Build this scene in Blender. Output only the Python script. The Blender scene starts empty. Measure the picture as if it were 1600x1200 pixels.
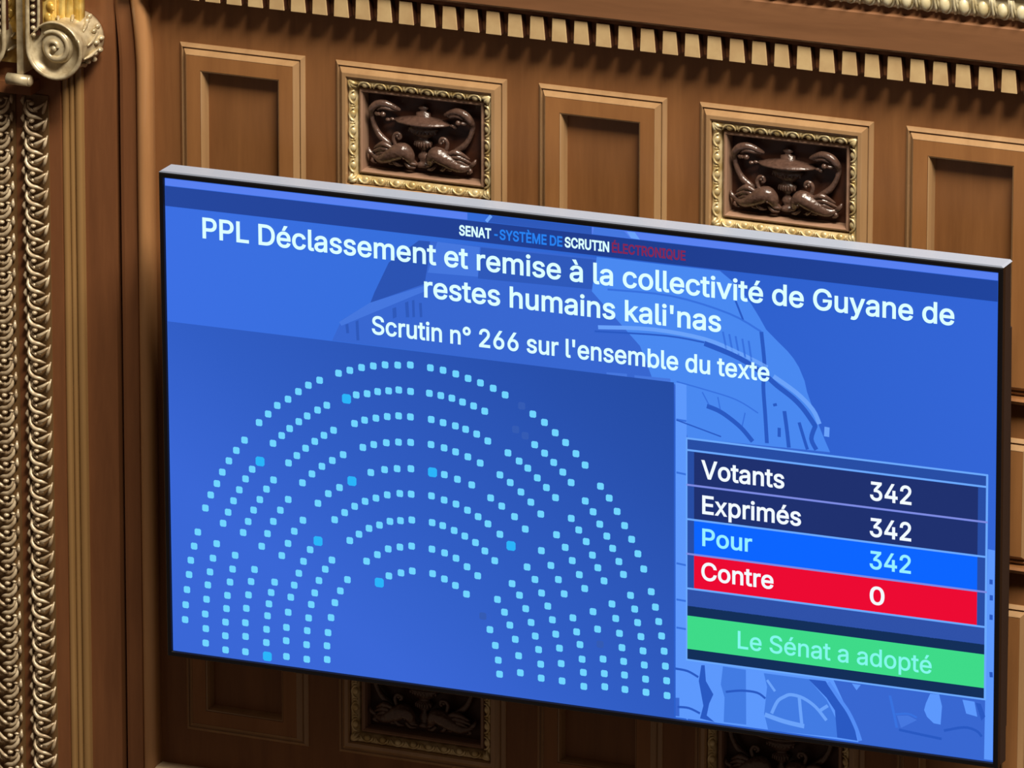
import bpy, bmesh, math, random, json
from mathutils import Vector, Matrix
from mathutils.geometry import delaunay_2d_cdt
C = bpy.context.scene
COL = C.collection
ZO = 4.0          # height of the screen centre above the chamber floor
random.seed(7)

# ------------------------------------------------------------------ camera, light, exposure
cam_d = bpy.data.cameras.new('camera')
cam_d.sensor_width = 36.0
cam_d.lens = 311.515
cam_d.clip_end = 200
cam = bpy.data.objects.new('camera', cam_d)
COL.objects.link(cam)
R_ = ((0.918283459922051, 0.3959209803806472, 0.0014368465379420237),
      (0.11934633949865689, -0.2733432369848933, -0.9544841151338609),
      (-0.37750753433781714, 0.8766584580604847, -0.2982582931439362))
m = Matrix.Identity(4)
for i in range(3):
    m[i][0] = R_[0][i]; m[i][1] = -R_[1][i]; m[i][2] = -R_[2][i]
m[0][3], m[1][3], m[2][3] = 7.30474127, -17.31587903, 6.06543648 + ZO
cam.matrix_world = m
C.camera = cam
vs = C.view_settings
vs.view_transform = 'Standard'; vs.look = 'None'; vs.exposure = 0.0; vs.gamma = 1.0
vs.use_curve_mapping = False
w = bpy.data.worlds.new('chamber_air'); C.world = w; w.use_nodes = True
w.node_tree.nodes['Background'].inputs[0].default_value = (1.0, 0.70, 0.50, 1)
w.node_tree.nodes['Background'].inputs[1].default_value = 0.085

def area(name, pos, target, size, energy, col):
    d = bpy.data.lights.new(name, 'AREA'); d.shape = 'ELLIPSE'; d.size = size[0]; d.size_y = size[1]; d.energy = energy; d.color = col
    o = bpy.data.objects.new(name, d); COL.objects.link(o)
    o.location = pos
    o.rotation_euler = (Vector(target) - Vector(pos)).to_track_quat('-Z', 'Y').to_euler()
    return o
area('skylight', (3.6, -3.9, 8.5 + ZO), (0, 0, ZO), (5.0, 2.0), 1760, (1.0, 0.90, 0.76))

# ------------------------------------------------------------------ materials
def lin(c):
    return tuple(((v / 255 + 0.055) / 1.055) ** 2.4 if v > 10 else v / 255 / 12.92 for v in c)

def new_mat(name):
    mt = bpy.data.materials.new(name); mt.use_nodes = True
    return mt, mt.node_tree.nodes, mt.node_tree.links, mt.node_tree.nodes['Principled BSDF']

def wood(name, a, b, scale=(9, 9, 0.9), rough=0.42, spec=0.4):
    mt, N, L, P = new_mat(name)
    tc = N.new('ShaderNodeTexCoord'); mp = N.new('ShaderNodeMapping')
    geo = N.new('ShaderNodeNewGeometry')
    mp.inputs['Scale'].default_value = scale
    L.new(geo.outputs['Position'], mp.inputs['Vector'])
    n1 = N.new('ShaderNodeTexNoise'); n1.inputs['Scale'].default_value = 2.2; n1.inputs['Detail'].default_value = 6
    n1.inputs['Distortion'].default_value = 0.6
    L.new(mp.outputs[0], n1.inputs['Vector'])
    n2 = N.new('ShaderNodeTexNoise'); n2.inputs['Scale'].default_value = 16; n2.inputs['Detail'].default_value = 4
    L.new(mp.outputs[0], n2.inputs['Vector'])
    mx = N.new('ShaderNodeMath'); mx.operation = 'MULTIPLY_ADD'; mx.inputs[1].default_value = 0.3
    L.new(n2.outputs[0], mx.inputs[0]); L.new(n1.outputs[0], mx.inputs[2])
    rp = N.new('ShaderNodeValToRGB')
    rp.color_ramp.elements[0].position = 0.3; rp.color_ramp.elements[0].color = (*lin(a), 1)
    rp.color_ramp.elements[1].position = 1.0; rp.color_ramp.elements[1].color = (*lin(b), 1)
    L.new(mx.outputs[0], rp.inputs[0]); L.new(rp.outputs[0], P.inputs['Base Color'])
    P.inputs['Roughness'].default_value = rough
    P.inputs['Specular IOR Level'].default_value = spec
    return mt

def gilt(name, a, b, metallic=0.55, rough=0.38, scale=40):
    mt, N, L, P = new_mat(name)
    geo = N.new('ShaderNodeNewGeometry')
    n1 = N.new('ShaderNodeTexNoise'); n1.inputs['Scale'].default_value = scale; n1.inputs['Detail'].default_value = 4
    L.new(geo.outputs['Position'], n1.inputs['Vector'])
    rp = N.new('ShaderNodeValToRGB')
    rp.color_ramp.elements[0].position = 0.35; rp.color_ramp.elements[0].color = (*lin(a), 1)
    rp.color_ramp.elements[1].position = 0.7; rp.color_ramp.elements[1].color = (*lin(b), 1)
    L.new(n1.outputs[0], rp.inputs[0]); L.new(rp.outputs[0], P.inputs['Base Color'])
    P.inputs['Metallic'].default_value = metallic; P.inputs['Roughness'].default_value = rough
    return mt

def plain(name, c, rough=0.5, metallic=0.0, spec=0.5):
    mt, N, L, P = new_mat(name)
    P.inputs['Base Color'].default_value = (*lin(c), 1)
    P.inputs['Roughness'].default_value = rough; P.inputs['Metallic'].default_value = metallic
    P.inputs['Specular IOR Level'].default_value = spec
    return mt

def emit(name, c, strength=1.0):
    mt, N, L, P = new_mat(name)
    P.inputs['Base Color'].default_value = (0.004, 0.004, 0.005, 1)
    P.inputs['Roughness'].default_value = 0.35; P.inputs['Specular IOR Level'].default_value = 0.1
    P.inputs['Emission Color'].default_value = (*lin(c), 1)
    P.inputs['Emission Strength'].default_value = strength
    return mt

def emit_ramp(name, stops, dx, dz, off):
    """screen picture whose colour runs across the panel (object coordinates in metres)"""
    mt, N, L, P = new_mat(name)
    P.inputs['Base Color'].default_value = (0.004, 0.004, 0.005, 1)
    P.inputs['Roughness'].default_value = 0.35; P.inputs['Specular IOR Level'].default_value = 0.1
    tc = N.new('ShaderNodeTexCoord'); sp = N.new('ShaderNodeSeparateXYZ')
    L.new(tc.outputs['Object'], sp.inputs[0])
    a = N.new('ShaderNodeMath'); a.operation = 'MULTIPLY_ADD'; a.inputs[1].default_value = dx; a.inputs[2].default_value = off
    b = N.new('ShaderNodeMath'); b.operation = 'MULTIPLY_ADD'; b.inputs[1].default_value = dz
    L.new(sp.outputs[0], a.inputs[0]); L.new(sp.outputs[2], b.inputs[0]); L.new(a.outputs[0], b.inputs[2])
    rp = N.new('ShaderNodeValToRGB')
    el = rp.color_ramp.elements
    while len(el) < len(stops): el.new(0.5)
    for e, (p, c) in zip(el, stops):
        e.position = p; e.color = (*lin(c), 1)
    L.new(b.outputs[0], rp.inputs[0]); L.new(rp.outputs[0], P.inputs['Emission Color'])
    P.inputs['Emission Strength'].default_value = 1.0
    return mt

M = {}
M['oak'] = wood('oak', (116, 75, 43), (146, 99, 58))
M['oak_border'] = wood('oak_border', (132, 88, 50), (162, 112, 66))
M['oak_panel'] = wood('oak_panel', (112, 72, 40), (140, 94, 54))
M['oak_rail'] = wood('oak_rail', (112, 76, 50), (140, 98, 66), scale=(0.9, 9, 9))
M['oak_edge'] = wood('oak_edge', (152, 116, 78), (178, 142, 100), rough=0.34, spec=1.0)
M['oak_dark'] = wood('oak_dark', (106, 66, 40), (136, 88, 54))
M['oak_flute'] = wood('oak_flute', (140, 106, 64), (154, 120, 76), rough=0.3, spec=0.6)
M['oak_round'] = wood('oak_round', (156, 110, 70), (182, 134, 88), rough=0.3, spec=0.6)
M['walnut'] = wood('walnut', (64, 46, 38), (104, 78, 66), scale=(40, 40, 40), rough=0.27, spec=0.8)
N_ = M['walnut'].node_tree.nodes; L_ = M['walnut'].node_tree.links
nz = N_.new('ShaderNodeTexNoise'); nz.inputs['Scale'].default_value = 110; nz.inputs['Detail'].default_value = 3
bp = N_.new('ShaderNodeBump'); bp.inputs['Strength'].default_value = 0.45; bp.inputs['Distance'].default_value = 0.004
L_.new(N_['Geometry'].outputs['Position'] if 'Geometry' in N_ else N_['New Geometry'].outputs['Position'], nz.inputs['Vector'])
L_.new(nz.outputs[0], bp.inputs['Height']); L_.new(bp.outputs[0], N_['Principled BSDF'].inputs['Normal'])
M['walnut_ground'] = wood('walnut_ground', (52, 28, 18), (76, 44, 30), scale=(20, 20, 20), rough=0.4)
M['gilt'] = gilt('gilt', (186, 160, 104), (238, 222, 176), metallic=0.35)
M['bead_wood'] = wood('bead_wood', (140, 108, 88), (166, 132, 108), rough=0.3, spec=0.6)
M['gilt_dull'] = gilt('gilt_dull', (168, 146, 116), (222, 204, 172), metallic=0.2, rough=0.34)
M['band_ground'] = wood('band_ground', (96, 70, 42), (124, 94, 58))
M['gilt_cornice'] = gilt('gilt_cornice', (216, 200, 152), (248, 240, 206), metallic=0.2)
M['gilt_bright'] = gilt('gilt_bright', (206, 164, 70), (244, 216, 132), metallic=0.35, rough=0.3)
M['gilt_capital'] = gilt('gilt_capital', (174, 156, 122), (226, 212, 176), metallic=0.3, rough=0.32)
M['dentil_gilt'] = gilt('dentil_gilt', (196, 164, 118), (216, 188, 138), metallic=0.1, rough=0.5, scale=18)
M['ledge'] = wood('ledge', (196, 170, 134), (216, 192, 156))
M['black'] = plain('black_plastic', (10, 10, 14), 0.35)
M['side'] = plain('charcoal_plastic', (46, 36, 34), 0.5)
M['pale_grey'] = plain('pale_grey_edge', (184, 198, 224), 0.35, 0.2)  # top edge of the casing, much paler than its sides
M['steel'] = plain('bracket_steel', (26, 18, 16), 0.5, 0.3)

# ------------------------------------------------------------------ mesh collector
class MB:
    def __init__(self):
        self.bm = bmesh.new(); self.mats = []; self.cur = 0
    def mat(self, mt):
        if mt not in self.mats: self.mats.append(mt)
        self.cur = self.mats.index(mt); return self
    def _f(self, vs, smooth=False):
        try:
            f = self.bm.faces.new(vs)
        except ValueError:
            return None
        f.material_index = self.cur; f.smooth = smooth
        return f
    def box(self, x0, x1, y0, y1, z0, z1):
        v = [self.bm.verts.new(p) for p in ((x0,y0,z0),(x1,y0,z0),(x1,y1,z0),(x0,y1,z0),(x0,y0,z1),(x1,y0,z1),(x1,y1,z1),(x0,y1,z1))]
        for q in ((0,1,5,4),(1,2,6,5),(2,3,7,6),(3,0,4,7),(4,5,6,7),(3,2,1,0)):
            self._f([v[i] for i in q])
        return self
    def rings(self, rs, closed=True, caps=True, smooth=True):
        """rs: list of rings of points; join neighbours with quads"""
        V = [[self.bm.verts.new(p) for p in r] for r in rs]
        n = len(V[0])
        for a, b in zip(V, V[1:]):
            for i in range(n if closed else n - 1):
                j = (i + 1) % n
                self._f([a[i], a[j], b[j], b[i]], smooth)
        if caps and closed:
            self._f(list(reversed(V[0]))); self._f(V[-1])
        return self
    def prism(self, poly, y0, y1):
        """poly in (x, z), front at y0"""
        a = [self.bm.verts.new((x, y0, z)) for x, z in poly]
        b = [self.bm.verts.new((x, y1, z)) for x, z in poly]
        self._f(a); self._f(list(reversed(b)))
        n = len(a)
        for i in range(n):
            j = (i + 1) % n
            self._f([a[j], a[i], b[i], b[j]])
        return self
    def extrude_x(self, prof, x0, x1, smooth=False):
        """prof in (y, z) closed"""
        a = [self.bm.verts.new((x0, y, z)) for y, z in prof]
        b = [self.bm.verts.new((x1, y, z)) for y, z in prof]
        n = len(a)
        for i in range(n):
            j = (i + 1) % n
            self._f([a[i], a[j], b[j], b[i]], smooth)
        self._f(list(reversed(a))); self._f(b)
        return self
    def extrude_z(self, prof, zs, smooth=False, dx=None):
        """prof in (x, y) closed, swept through heights zs"""
        rs = []
        for z in zs:
            o = dx(z) if dx else 0
            rs.append([(x + o, y, z) for x, y in prof])
        return self.rings(rs, smooth=smooth, caps=not smooth)
    def frame(self, x0, x1, z0, z1, prof, smooth=False):
        """mitred rectangular frame; prof is a list of (inset, y)"""
        rs = []
        for d, y in prof:
            rs.append([(x0+d, y, z0+d), (x1-d, y, z0+d), (x1-d, y, z1-d), (x0+d, y, z1-d)])
        V = [[self.bm.verts.new(p) for p in r] for r in rs]
        for a, b in zip(V, V[1:]):
            for i in range(4):
                j = (i + 1) % 4
                self._f([a[i], a[j], b[j], b[i]], smooth)
        return self
    def ell(self, c, r, ang=0.0, seg=12, rg=8, tilt=0.0):
        """ellipsoid; ang turns it in the wall plane (about y)"""
        cx, cy, cz = c; ca, sa = math.cos(ang), math.sin(ang)
        rs = []
        for i in range(1, rg):
            t = math.pi * i / rg
            ring = []
            for k in range(seg):
                p = 2 * math.pi * k / seg
                x = r[0] * math.sin(t) * math.cos(p); y = r[1] * math.sin(t) * math.sin(p); z = r[2] * math.cos(t)
                ring.append((cx + ca * x - sa * z, cy + y, cz + sa * x + ca * z))
            rs.append(ring)
        V = [[self.bm.verts.new(p) for p in q] for q in rs]
        top = self.bm.verts.new((cx - sa * r[2], cy, cz + ca * r[2])); bot = self.bm.verts.new((cx + sa * r[2], cy, cz - ca * r[2]))
        for a, b in zip(V, V[1:]):
            for k in range(seg):
                j = (k + 1) % seg
                self._f([a[k], b[k], b[j], a[j]], True)
        for k in range(seg):
            j = (k + 1) % seg
            self._f([top, V[0][k], V[0][j]], True); self._f([bot, V[-1][j], V[-1][k]], True)
        return self
    def tube(self, pts, rad, seg=8, sub=4, flat=1.0):
        """tapering tube through pts (x,y,z); rad is a number or one per point; flat squeezes it in y"""
        n = len(pts)
        if not isinstance(rad, (list, tuple)): rad = [rad] * n
        P = [Vector(p) for p in pts]
        out = []; rr = []
        for i in range(n - 1):
            p0 = P[max(i-1, 0)]; p1 = P[i]; p2 = P[i+1]; p3 = P[min(i+2, n-1)]
            for s in range(sub):
                t = s / sub
                out.append(0.5 * ((2*p1) + (p2-p0)*t + (2*p0-5*p1+4*p2-p3)*t*t + (3*p1-p0-3*p2+p3)*t**3))
                rr.append(rad[i] + (rad[i+1] - rad[i]) * t)
        out.append(P[-1]); rr.append(rad[-1])
        rings = []
        Y = Vector((0, 1, 0))
        for i, p in enumerate(out):
            d = (out[min(i+1, len(out)-1)] - out[max(i-1, 0)])
            d.normalize()
            s = d.cross(Y)
            if s.length < 1e-4: s = Vector((1, 0, 0))
            s.normalize(); u = s.cross(d).normalized()
            rings.append([tuple(p + s * (rr[i] * math.cos(2*math.pi*k/seg)) + u * (rr[i] * flat * math.sin(2*math.pi*k/seg))) for k in range(seg)])
        return self.rings(rings)
    def lathe_z(self, cx, cy, prof, seg=20, flat=1.0):
        """prof of (radius, z)"""
        rs = [[(cx + r * math.cos(2*math.pi*k/seg), cy + flat * r * math.sin(2*math.pi*k/seg), z) for k in range(seg)] for r, z in prof]
        return self.rings(rs)
    def build(self, name, mt=None, parent=None, origin=(0, 0, 0), lift=True, bevel=0.0):
        bm = self.bm
        o3 = Vector(origin)
        for v in bm.verts: v.co -= o3
        bmesh.ops.recalc_face_normals(bm, faces=bm.faces[:])
        me = bpy.data.meshes.new(name); bm.to_mesh(me); bm.free()
        for q in (self.mats or [mt]): me.materials.append(q)
        ob = bpy.data.objects.new(name, me); COL.objects.link(ob)
        if parent is not None:
            ob.parent = parent
        else:
            ob.location = (o3.x, o3.y, o3.z + ZO)
        if bevel:
            b = ob.modifiers.new('bevel', 'BEVEL'); b.width = bevel; b.segments = 2; b.limit_method = 'ANGLE'
        return ob

def tag(o, label=None, cat=None, group=None, kind=None):
    if label: o['label'] = label
    if cat: o['category'] = cat
    if group: o['group'] = group
    if kind: o['kind'] = kind
    return o

def thing(name, loc, label, cat, group=None, kind=None):
    e = bpy.data.objects.new(name, None); COL.objects.link(e)
    e.location = (loc[0], loc[1], loc[2] + ZO); e.empty_display_size = 0.1
    return tag(e, label, cat, group, kind)

# ------------------------------------------------------------------ the wall
TOP = 0.811
PLAIN = [(-1.067, -0.755), (-0.182, 0.128), (0.695, 1.011)]
CARV = [(-0.679, -0.259), (0.206, 0.619)]
openings = []
for k, (a, b) in enumerate(PLAIN):
    if k < 2:
        openings += [(a, b, 0.2258, TOP), (a, b, -0.842, -0.261)]
    else:
        openings += [(a, b, 0.2258, TOP), (a, b, -0.165, 0.1255), (a, b, -0.842, -0.261)]
for a, b in CARV:
    openings += [(a, b, 0.4955, TOP), (a, b, -0.842, -0.5265)]
wall = MB()
wall.box(-2.2, 2.2, 0.265, 0.33, -1.6, 1.6)            # backing
cols = sorted(PLAIN + CARV)
edges = [-1.20] + [v for c in cols for v in c] + [2.2]
for i in range(0, len(edges), 2):                       # stiles between the columns
    wall.box(edges[i], edges[i+1], 0.22, 0.266, -1.6, 1.6)
for a, b in cols:                                       # rails inside each column
    zs = sorted([(z0, z1) for (x0, x1, z0, z1) in openings if x0 == a])
    lo = -1.6
    for z0, z1 in zs + [(1.6, 1.7)]:
        wall.box(a, b, 0.22, 0.2661, lo, z0); lo = z1
wall.build('wall_back', M['oak'])
bpy.data.objects['wall_back']['kind'] = 'structure'

# ------------------------------------------------------------------ plain panels
def panel(x0, x1, z0, z1, label, sill=False):
    og = ((x0 + x1) / 2, 0.22, z0)
    t = thing('oak_panel', og, label, 'wall panel', 'plain oak panels of the back wall')
    a = MB().frame(x0, x1, z0, z1, [(0, 0.262), (0, 0.2190), (0.0010, 0.2170), (0.0080, 0.2105), (0.0090, 0.2110), (0.0095, 0.2150), (0.0120, 0.2150), (0.0125, 0.2130), (0.0215, 0.2015), (0.0230, 0.2005), (0.0235, 0.262)], smooth=False)
    a.build('moulding', M['oak_edge'], t, og)
    MB().frame(x0, x1, z0, z1, [(0.0235, 0.262), (0.0235, 0.2010), (0.0575, 0.2010), (0.0585, 0.262)]).build('border', M['oak_border'], t, og)
    MB().frame(x0, x1, z0, z1, [(0.0585, 0.262), (0.0585, 0.2010), (0.0610, 0.2030), (0.0640, 0.2110), (0.0665, 0.2270), (0.0665, 0.262)]).build('inner_edge', M['oak_edge'], t, og)
    MB().box(x0 + 0.0665, x1 - 0.0665, 0.2275, 0.262, z0 + 0.0665, z1 - 0.0665).build('field', M['oak_panel'], t, og)
    if sill:
        MB().extrude_x([(0.2199, z0 - 0.001), (0.196, z0 - 0.001), (0.190, z0 - 0.006), (0.194, z0 - 0.014), (0.2199, z0 - 0.020)], x0, x1).build('sill', M['oak'], t, og)
    return t
panel(*PLAIN[0], 0.2258, TOP, "plain oak wall panel above the screen's left corner, left of both carved urn panels")
panel(*PLAIN[1], 0.2258, TOP, 'plain oak wall panel between the two carved urn panels above the screen')
panel(*PLAIN[2], 0.2258, TOP, "plain oak wall panel above the screen's right corner, right of the carved panels", True)
panel(*PLAIN[2], -0.165, 0.1255, "oak wall panel whose edge shows right of the screen at mid height", True)
panel(*PLAIN[2], -0.842, -0.261, "oak wall panel whose lit edge shows right of the screen's lower corner")
panel(*PLAIN[0], -0.842, -0.261, "shaded oak wall panel under the screen's lower left corner")
panel(*PLAIN[1], -0.842, -0.261, 'shaded plain oak wall panel under the middle of the screen')

# ------------------------------------------------------------------ carved panels
def gilt_frame(b, x0, x1, z0, z1):
    """leaf and dart on a sloping gilded rail"""
    b.mat(M['gilt'])
    b.frame(x0, x1, z0, z1, [(0, 0.240), (0, 0.213), (0.003, 0.209), (0.007, 0.2085), (0.012, 0.212), (0.018, 0.222), (0.020, 0.230), (0.022, 0.240)], smooth=False)
    nx, nz = 8, 5
    for side in range(4):
        horiz = side in (0, 2)
        n = nx if horiz else nz
        L0, L1 = ((x0 + 0.022, x1 - 0.022) if horiz else (z0 + 0.022, z1 - 0.022))
        st = (L1 - L0) / n
        for k in range(n):
            u = L0 + (k + 0.5) * st
            for du, rr, ww in ((0, 0.0095, 0.010), (st / 2, 0.0075, 0.0038)):
                if du and k == n - 1: continue
                uu = u + du
                dd = 0.0095
                if side == 0: p = (uu, 0.2135, z0 + dd); r = (ww, 0.0068, rr)
                elif side == 2: p = (uu, 0.2135, z1 - dd); r = (ww, 0.0068, rr)
                elif side == 1: p = (x1 - dd, 0.2135, uu); r = (rr, 0.0068, ww)
                else: p = (x0 + dd, 0.2135, uu); r = (rr, 0.0068, ww)
                b.ell(p, r, 0, 10, 6)
            # the collar round each egg
            a = []
            for s in range(7):
                th = math.pi * s / 6
                q = (0.0155 * math.cos(th), 0.013 * math.sin(th))
                if side == 0: a.append((u + q[0], 0.2085, z0 + 0.017 - q[1]))
                elif side == 2: a.append((u + q[0], 0.2085, z1 - 0.017 + q[1]))
                elif side == 1: a.append((x1 - 0.017 + q[1], 0.2085, u + q[0]))
                else: a.append((x0 + 0.017 - q[1], 0.2085, u + q[0]))
            b.tube(a, [0.0015, 0.0028, 0.003, 0.003, 0.003, 0.0028, 0.0015], 6, 1)
    for cx, sx in ((x0, 1), (x1, -1)):
        for cz, sz in ((z0, 1), (z1, -1)):
            for da in (-0.45, 0, 0.45):
                an = math.atan2(sz, sx) + da
                b.tube([(cx + sx*0.003, 0.208, cz + sz*0.003), (cx + sx*0.004 + 0.012*math.cos(an), 0.2045, cz + sz*0.004 + 0.012*math.sin(an)), (cx + sx*0.004 + 0.023*math.cos(an), 0.216, cz + sz*0.004 + 0.023*math.sin(an))], [0.003, 0.005, 0.0015], 6, 3)

def relief_urn(b, cx, dz):
    b.mat(M['walnut'])
    Y = 0.240
    Z = lambda z: z + dz
    # foot and bulb
    b.lathe_z(cx, Y, [(0.001, Z(0.5765)), (0.018, Z(0.578)), (0.019, Z(0.584)), (0.011, Z(0.588)), (0.008, Z(0.592)), (0.0125, Z(0.597)), (0.0135, Z(0.602)), (0.011, Z(0.608)), (0.006, Z(0.614)), (0.008, Z(0.618)), (0.017, Z(0.624)), (0.022, Z(0.632)), (0.0215, Z(0.638)), (0.014, Z(0.642)), (0.012, Z(0.645)), (0.020, Z(0.649)), (0.030, Z(0.656)), (0.036, Z(0.664)), (0.0375, Z(0.6695)), (0.030, Z(0.672)), (0.030, Z(0.676)), (0.060, Z(0.6795)), (0.070, Z(0.6825)), (0.069, Z(0.686)), (0.045, Z(0.691)), (0.020, Z(0.6955)), (0.0175, Z(0.697)), (0.0175, Z(0.705)), (0.008, Z(0.7075)), (0.0075, Z(0.711)), (0.0125, Z(0.714)), (0.0125, Z(0.7175)), (0.006, Z(0.721)), (0.001, Z(0.722))], 24, 0.55)
    for k in range(-3, 4):                              # gadroons on the cup and bowl
        b.ell((cx + k * 0.0062, Y - 0.0125 + 0.0008*k*k, Z(0.632)), (0.003, 0.003, 0.007), 0.06*k, 8, 6)
    for k in range(-4, 5):
        b.ell((cx + k * 0.0078, Y - 0.0185 + 0.0007*k*k, Z(0.6625)), (0.0035, 0.003, 0.006), 0.08*k, 8, 6)

def relief_handle(b, cx, dz, s):
    b.mat(M['walnut'])
    P = lambda x, z, y=0.234: (cx + s * x, y, z + dz)
    b.tube([P(-.054, .706), P(-.067, .7125, .229), P(-.088, .7205, .224), P(-.108, .7165, .223), P(-.1205, .7035, .225), P(-.1235, .687), P(-.1195, .668), P(-.112, .652), P(-.102, .639), P(-.086, .628), P(-.072, .621)],
           [.003, .0065, .0085, .009, .0085, .0065, .006, .0065, .008, .007, .003], 10, 4)
    b.tube([P(-.060, .704), P(-.075, .708, .226), P(-.092, .711, .222), P(-.106, .704, .223)], [.002, .005, .005, .002], 8, 3)
    b.tube([P(-.118, .700), P(-.1085, .694, .226), P(-.100, .6955, .222)], [.004, .005, .004], 8, 3)
    b.ell(P(-.0925, .6945, .224), (.0068, .0065, .0068))
    b.ell(P(-.083, .6815, .230), (.0065, .005, .0045))
    b.ell(P(-.0735, .6835, .232), (.006, .004, .004))

def relief_beast(b, cx, dz, s):
    """scrolling dolphin with a curled fin, nose down against the urn foot"""
    b.mat(M['walnut'])
    P = lambda x, z, y=0.234: (cx + s * x, y, z + dz)
    # body
    b.tube([P(-.129, .6005, .236), P(-.116, .592, .232), P(-.098, .590, .228), P(-.078, .599, .224), P(-.058, .610, .221), P(-.041, .616, .220), P(-.029, .606, .222), P(-.023, .592, .226), P(-.012, .583, .232)],
           [.003, .007, .012, .0165, .019, .019, .015, .009, .004], 12, 4)
    b.ell(P(-.043, .617, .216), (.021, .013, .016), s * -.5)
    # head bump, brow and eye
    b.ell(P(-.0285, .609, .213), (.008, .007, .010), s * .5)
    b.ell(P(-.036, .602, .209), (.003, .003, .003))
    # lips
    b.tube([P(-.030, .596, .219), P(-.022, .588, .221), P(-.010, .586, .226)], [.004, .0045, .002], 8, 3)
    b.tube([P(-.038, .590, .222), P(-.028, .580, .222), P(-.014, .5775, .228)], [.004, .0045, .002], 8, 3)
    # curl on the back
    b.tube([P(-.058, .622, .226), P(-.064, .632, .224), P(-.066, .644, .224), P(-.060, .6535, .223), P(-.051, .653, .222), P(-.0485, .645, .222), P(-.054, .642, .221)],
           [.006, .005, .0048, .0046, .0045, .004, .0035], 8, 4)
    b.ell(P(-.0565, .648, .222), (.0045, .004, .0045))
    # wing like fins
    for q, (x1, z1, x2, z2, x3, z3) in enumerate(((-.066, .618, -.090, .627, -.118, .611), (-.070, .610, -.092, .616, -.122, .602), (-.072, .602, -.092, .606, -.116, .594))):
        b.tube([P(x1, z1, .219), P(x2, z2, .219 + .002*q), P(x3, z3, .230)], [.004, .0075, .002], 8, 4)
    b.tube([P(-.082, .594, .222), P(-.075, .584, .224), P(-.060, .580, .230)], [.004, .005, .002], 8, 3)
    b.tube([P(-.064, .592, .216), P(-.056, .583, .220), P(-.044, .579, .228)], [.004, .005, .002], 8, 3)
    # tail fluke
    b.tube([P(-.116, .594, .232), P(-.128, .602, .229), P(-.1325, .612, .232)], [.004, .006, .002], 8, 3)
    b.tube([P(-.114, .590, .232), P(-.121, .583, .229), P(-.110, .5775, .231)], [.004, .0055, .002], 8, 3)

def carved(x0, x1, z0, label, upper=True):
    z1 = z0 + 0.3155
    og = ((x0 + x1) / 2, 0.22, z0)
    t = thing('carved_panel', og, label, 'carved panel', 'carved panels with urn reliefs and gilded frames')
    MB().frame(x0, x1, z0, z1, [(0, 0.262), (0, 0.2190), (0.0010, 0.2170), (0.0080, 0.2105), (0.0090, 0.2110), (0.0095, 0.2150), (0.0120, 0.2150), (0.0125, 0.2130), (0.0215, 0.2015), (0.0230, 0.2005), (0.0310, 0.2005), (0.0335, 0.206), (0.0335, 0.262)]).build('moulding', M['oak_edge'], t, og)
    g = MB(); gx0, gx1, gz0, gz1 = x0 + 0.0335, x1 - 0.0335, z0 + 0.0335, z1 - 0.0375
    MB().box(x0 + 0.0335, x1 - 0.0335, 0.206, 0.24, z1 - 0.0375, z1 - 0.0334).build('fillet', M['oak_edge'], t, og)
    gilt_frame(g, gx0, gx1, gz0, gz1)
    g.build('gilded_frame', None, t, og)
    ix0, ix1, iz0, iz1 = gx0 + 0.022, gx1 - 0.022, gz0 + 0.022, gz1 - 0.022
    MB().frame(ix0, ix1, iz0, iz1, [(0, 0.262), (0, 0.225), (0.002, 0.219), (0.006, 0.217), (0.0095, 0.221), (0.011, 0.230), (0.011, 0.262)]).build('inner_bead', M['bead_wood'], t, og)
    f = MB().box(ix0 + 0.011, ix1 - 0.011, 0.250, 0.263, iz0 + 0.011, iz1 - 0.011).build('relief_ground', M['walnut_ground'], t, og)
    cx = (x0 + x1) / 2 - 0.004; dz = z0 - 0.4955
    b = MB(); relief_urn(b, cx, dz); b.build('urn', None, f, og)
    for s in (1, -1):
        b = MB(); relief_handle(b, cx, dz, s); b.build('handle', None, f, og)
    for s in (1, -1):
        b = MB(); relief_beast(b, cx, dz, s); b.build('dolphin', None, f, og)
    return t
carved(*CARV[0], 0.4955, "carved urn panel in gilded frame above the screen, left one beside the plain left panel")
carved(*CARV[1], 0.4955, "carved urn panel in gilded frame above the screen's right half")
carved(*CARV[0], -0.842, "shaded carved panel with dull gilded frame below the screen's left half")
carved(*CARV[1], -0.842, "shaded carved panel mostly hidden below the screen's right half, nearest its green band")

# ------------------------------------------------------------------ cornice
t = thing('cornice', (-0.0070, 0.235, 0.927), 'oak cornice with dentils and gilded egg moulding along the top of the wall', 'cornice')
og = (0.0, 0.22, 0.93)
CX0, CX1 = -1.128, 1.55
MB().extrude_x([(0.221, 0.918), (0.200, 0.922), (0.181, 0.927), (0.178, 0.931), (0.178, 0.981), (0.160, 0.982), (0.160, 0.9950), (0.221, 0.9950)], CX0, CX1).build('bed_moulding', M['oak_dark'], t, og)
MB().extrude_x([(0.221, 0.9945), (0.146, 0.9945), (0.140, 1.000), (0.140, 1.076), (0.143, 1.079), (0.150, 1.080), (0.150, 1.096), (0.221, 1.096)], CX0, CX1).build('fascia', M['oak_rail'], t, og)
MB().extrude_x([(0.221, 1.149), (0.122, 1.149), (0.117, 1.155), (0.117, 1.19), (0.221, 1.19)], CX0, CX1).build('top_board', M['oak_rail'], t, og)
k0 = -23
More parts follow.
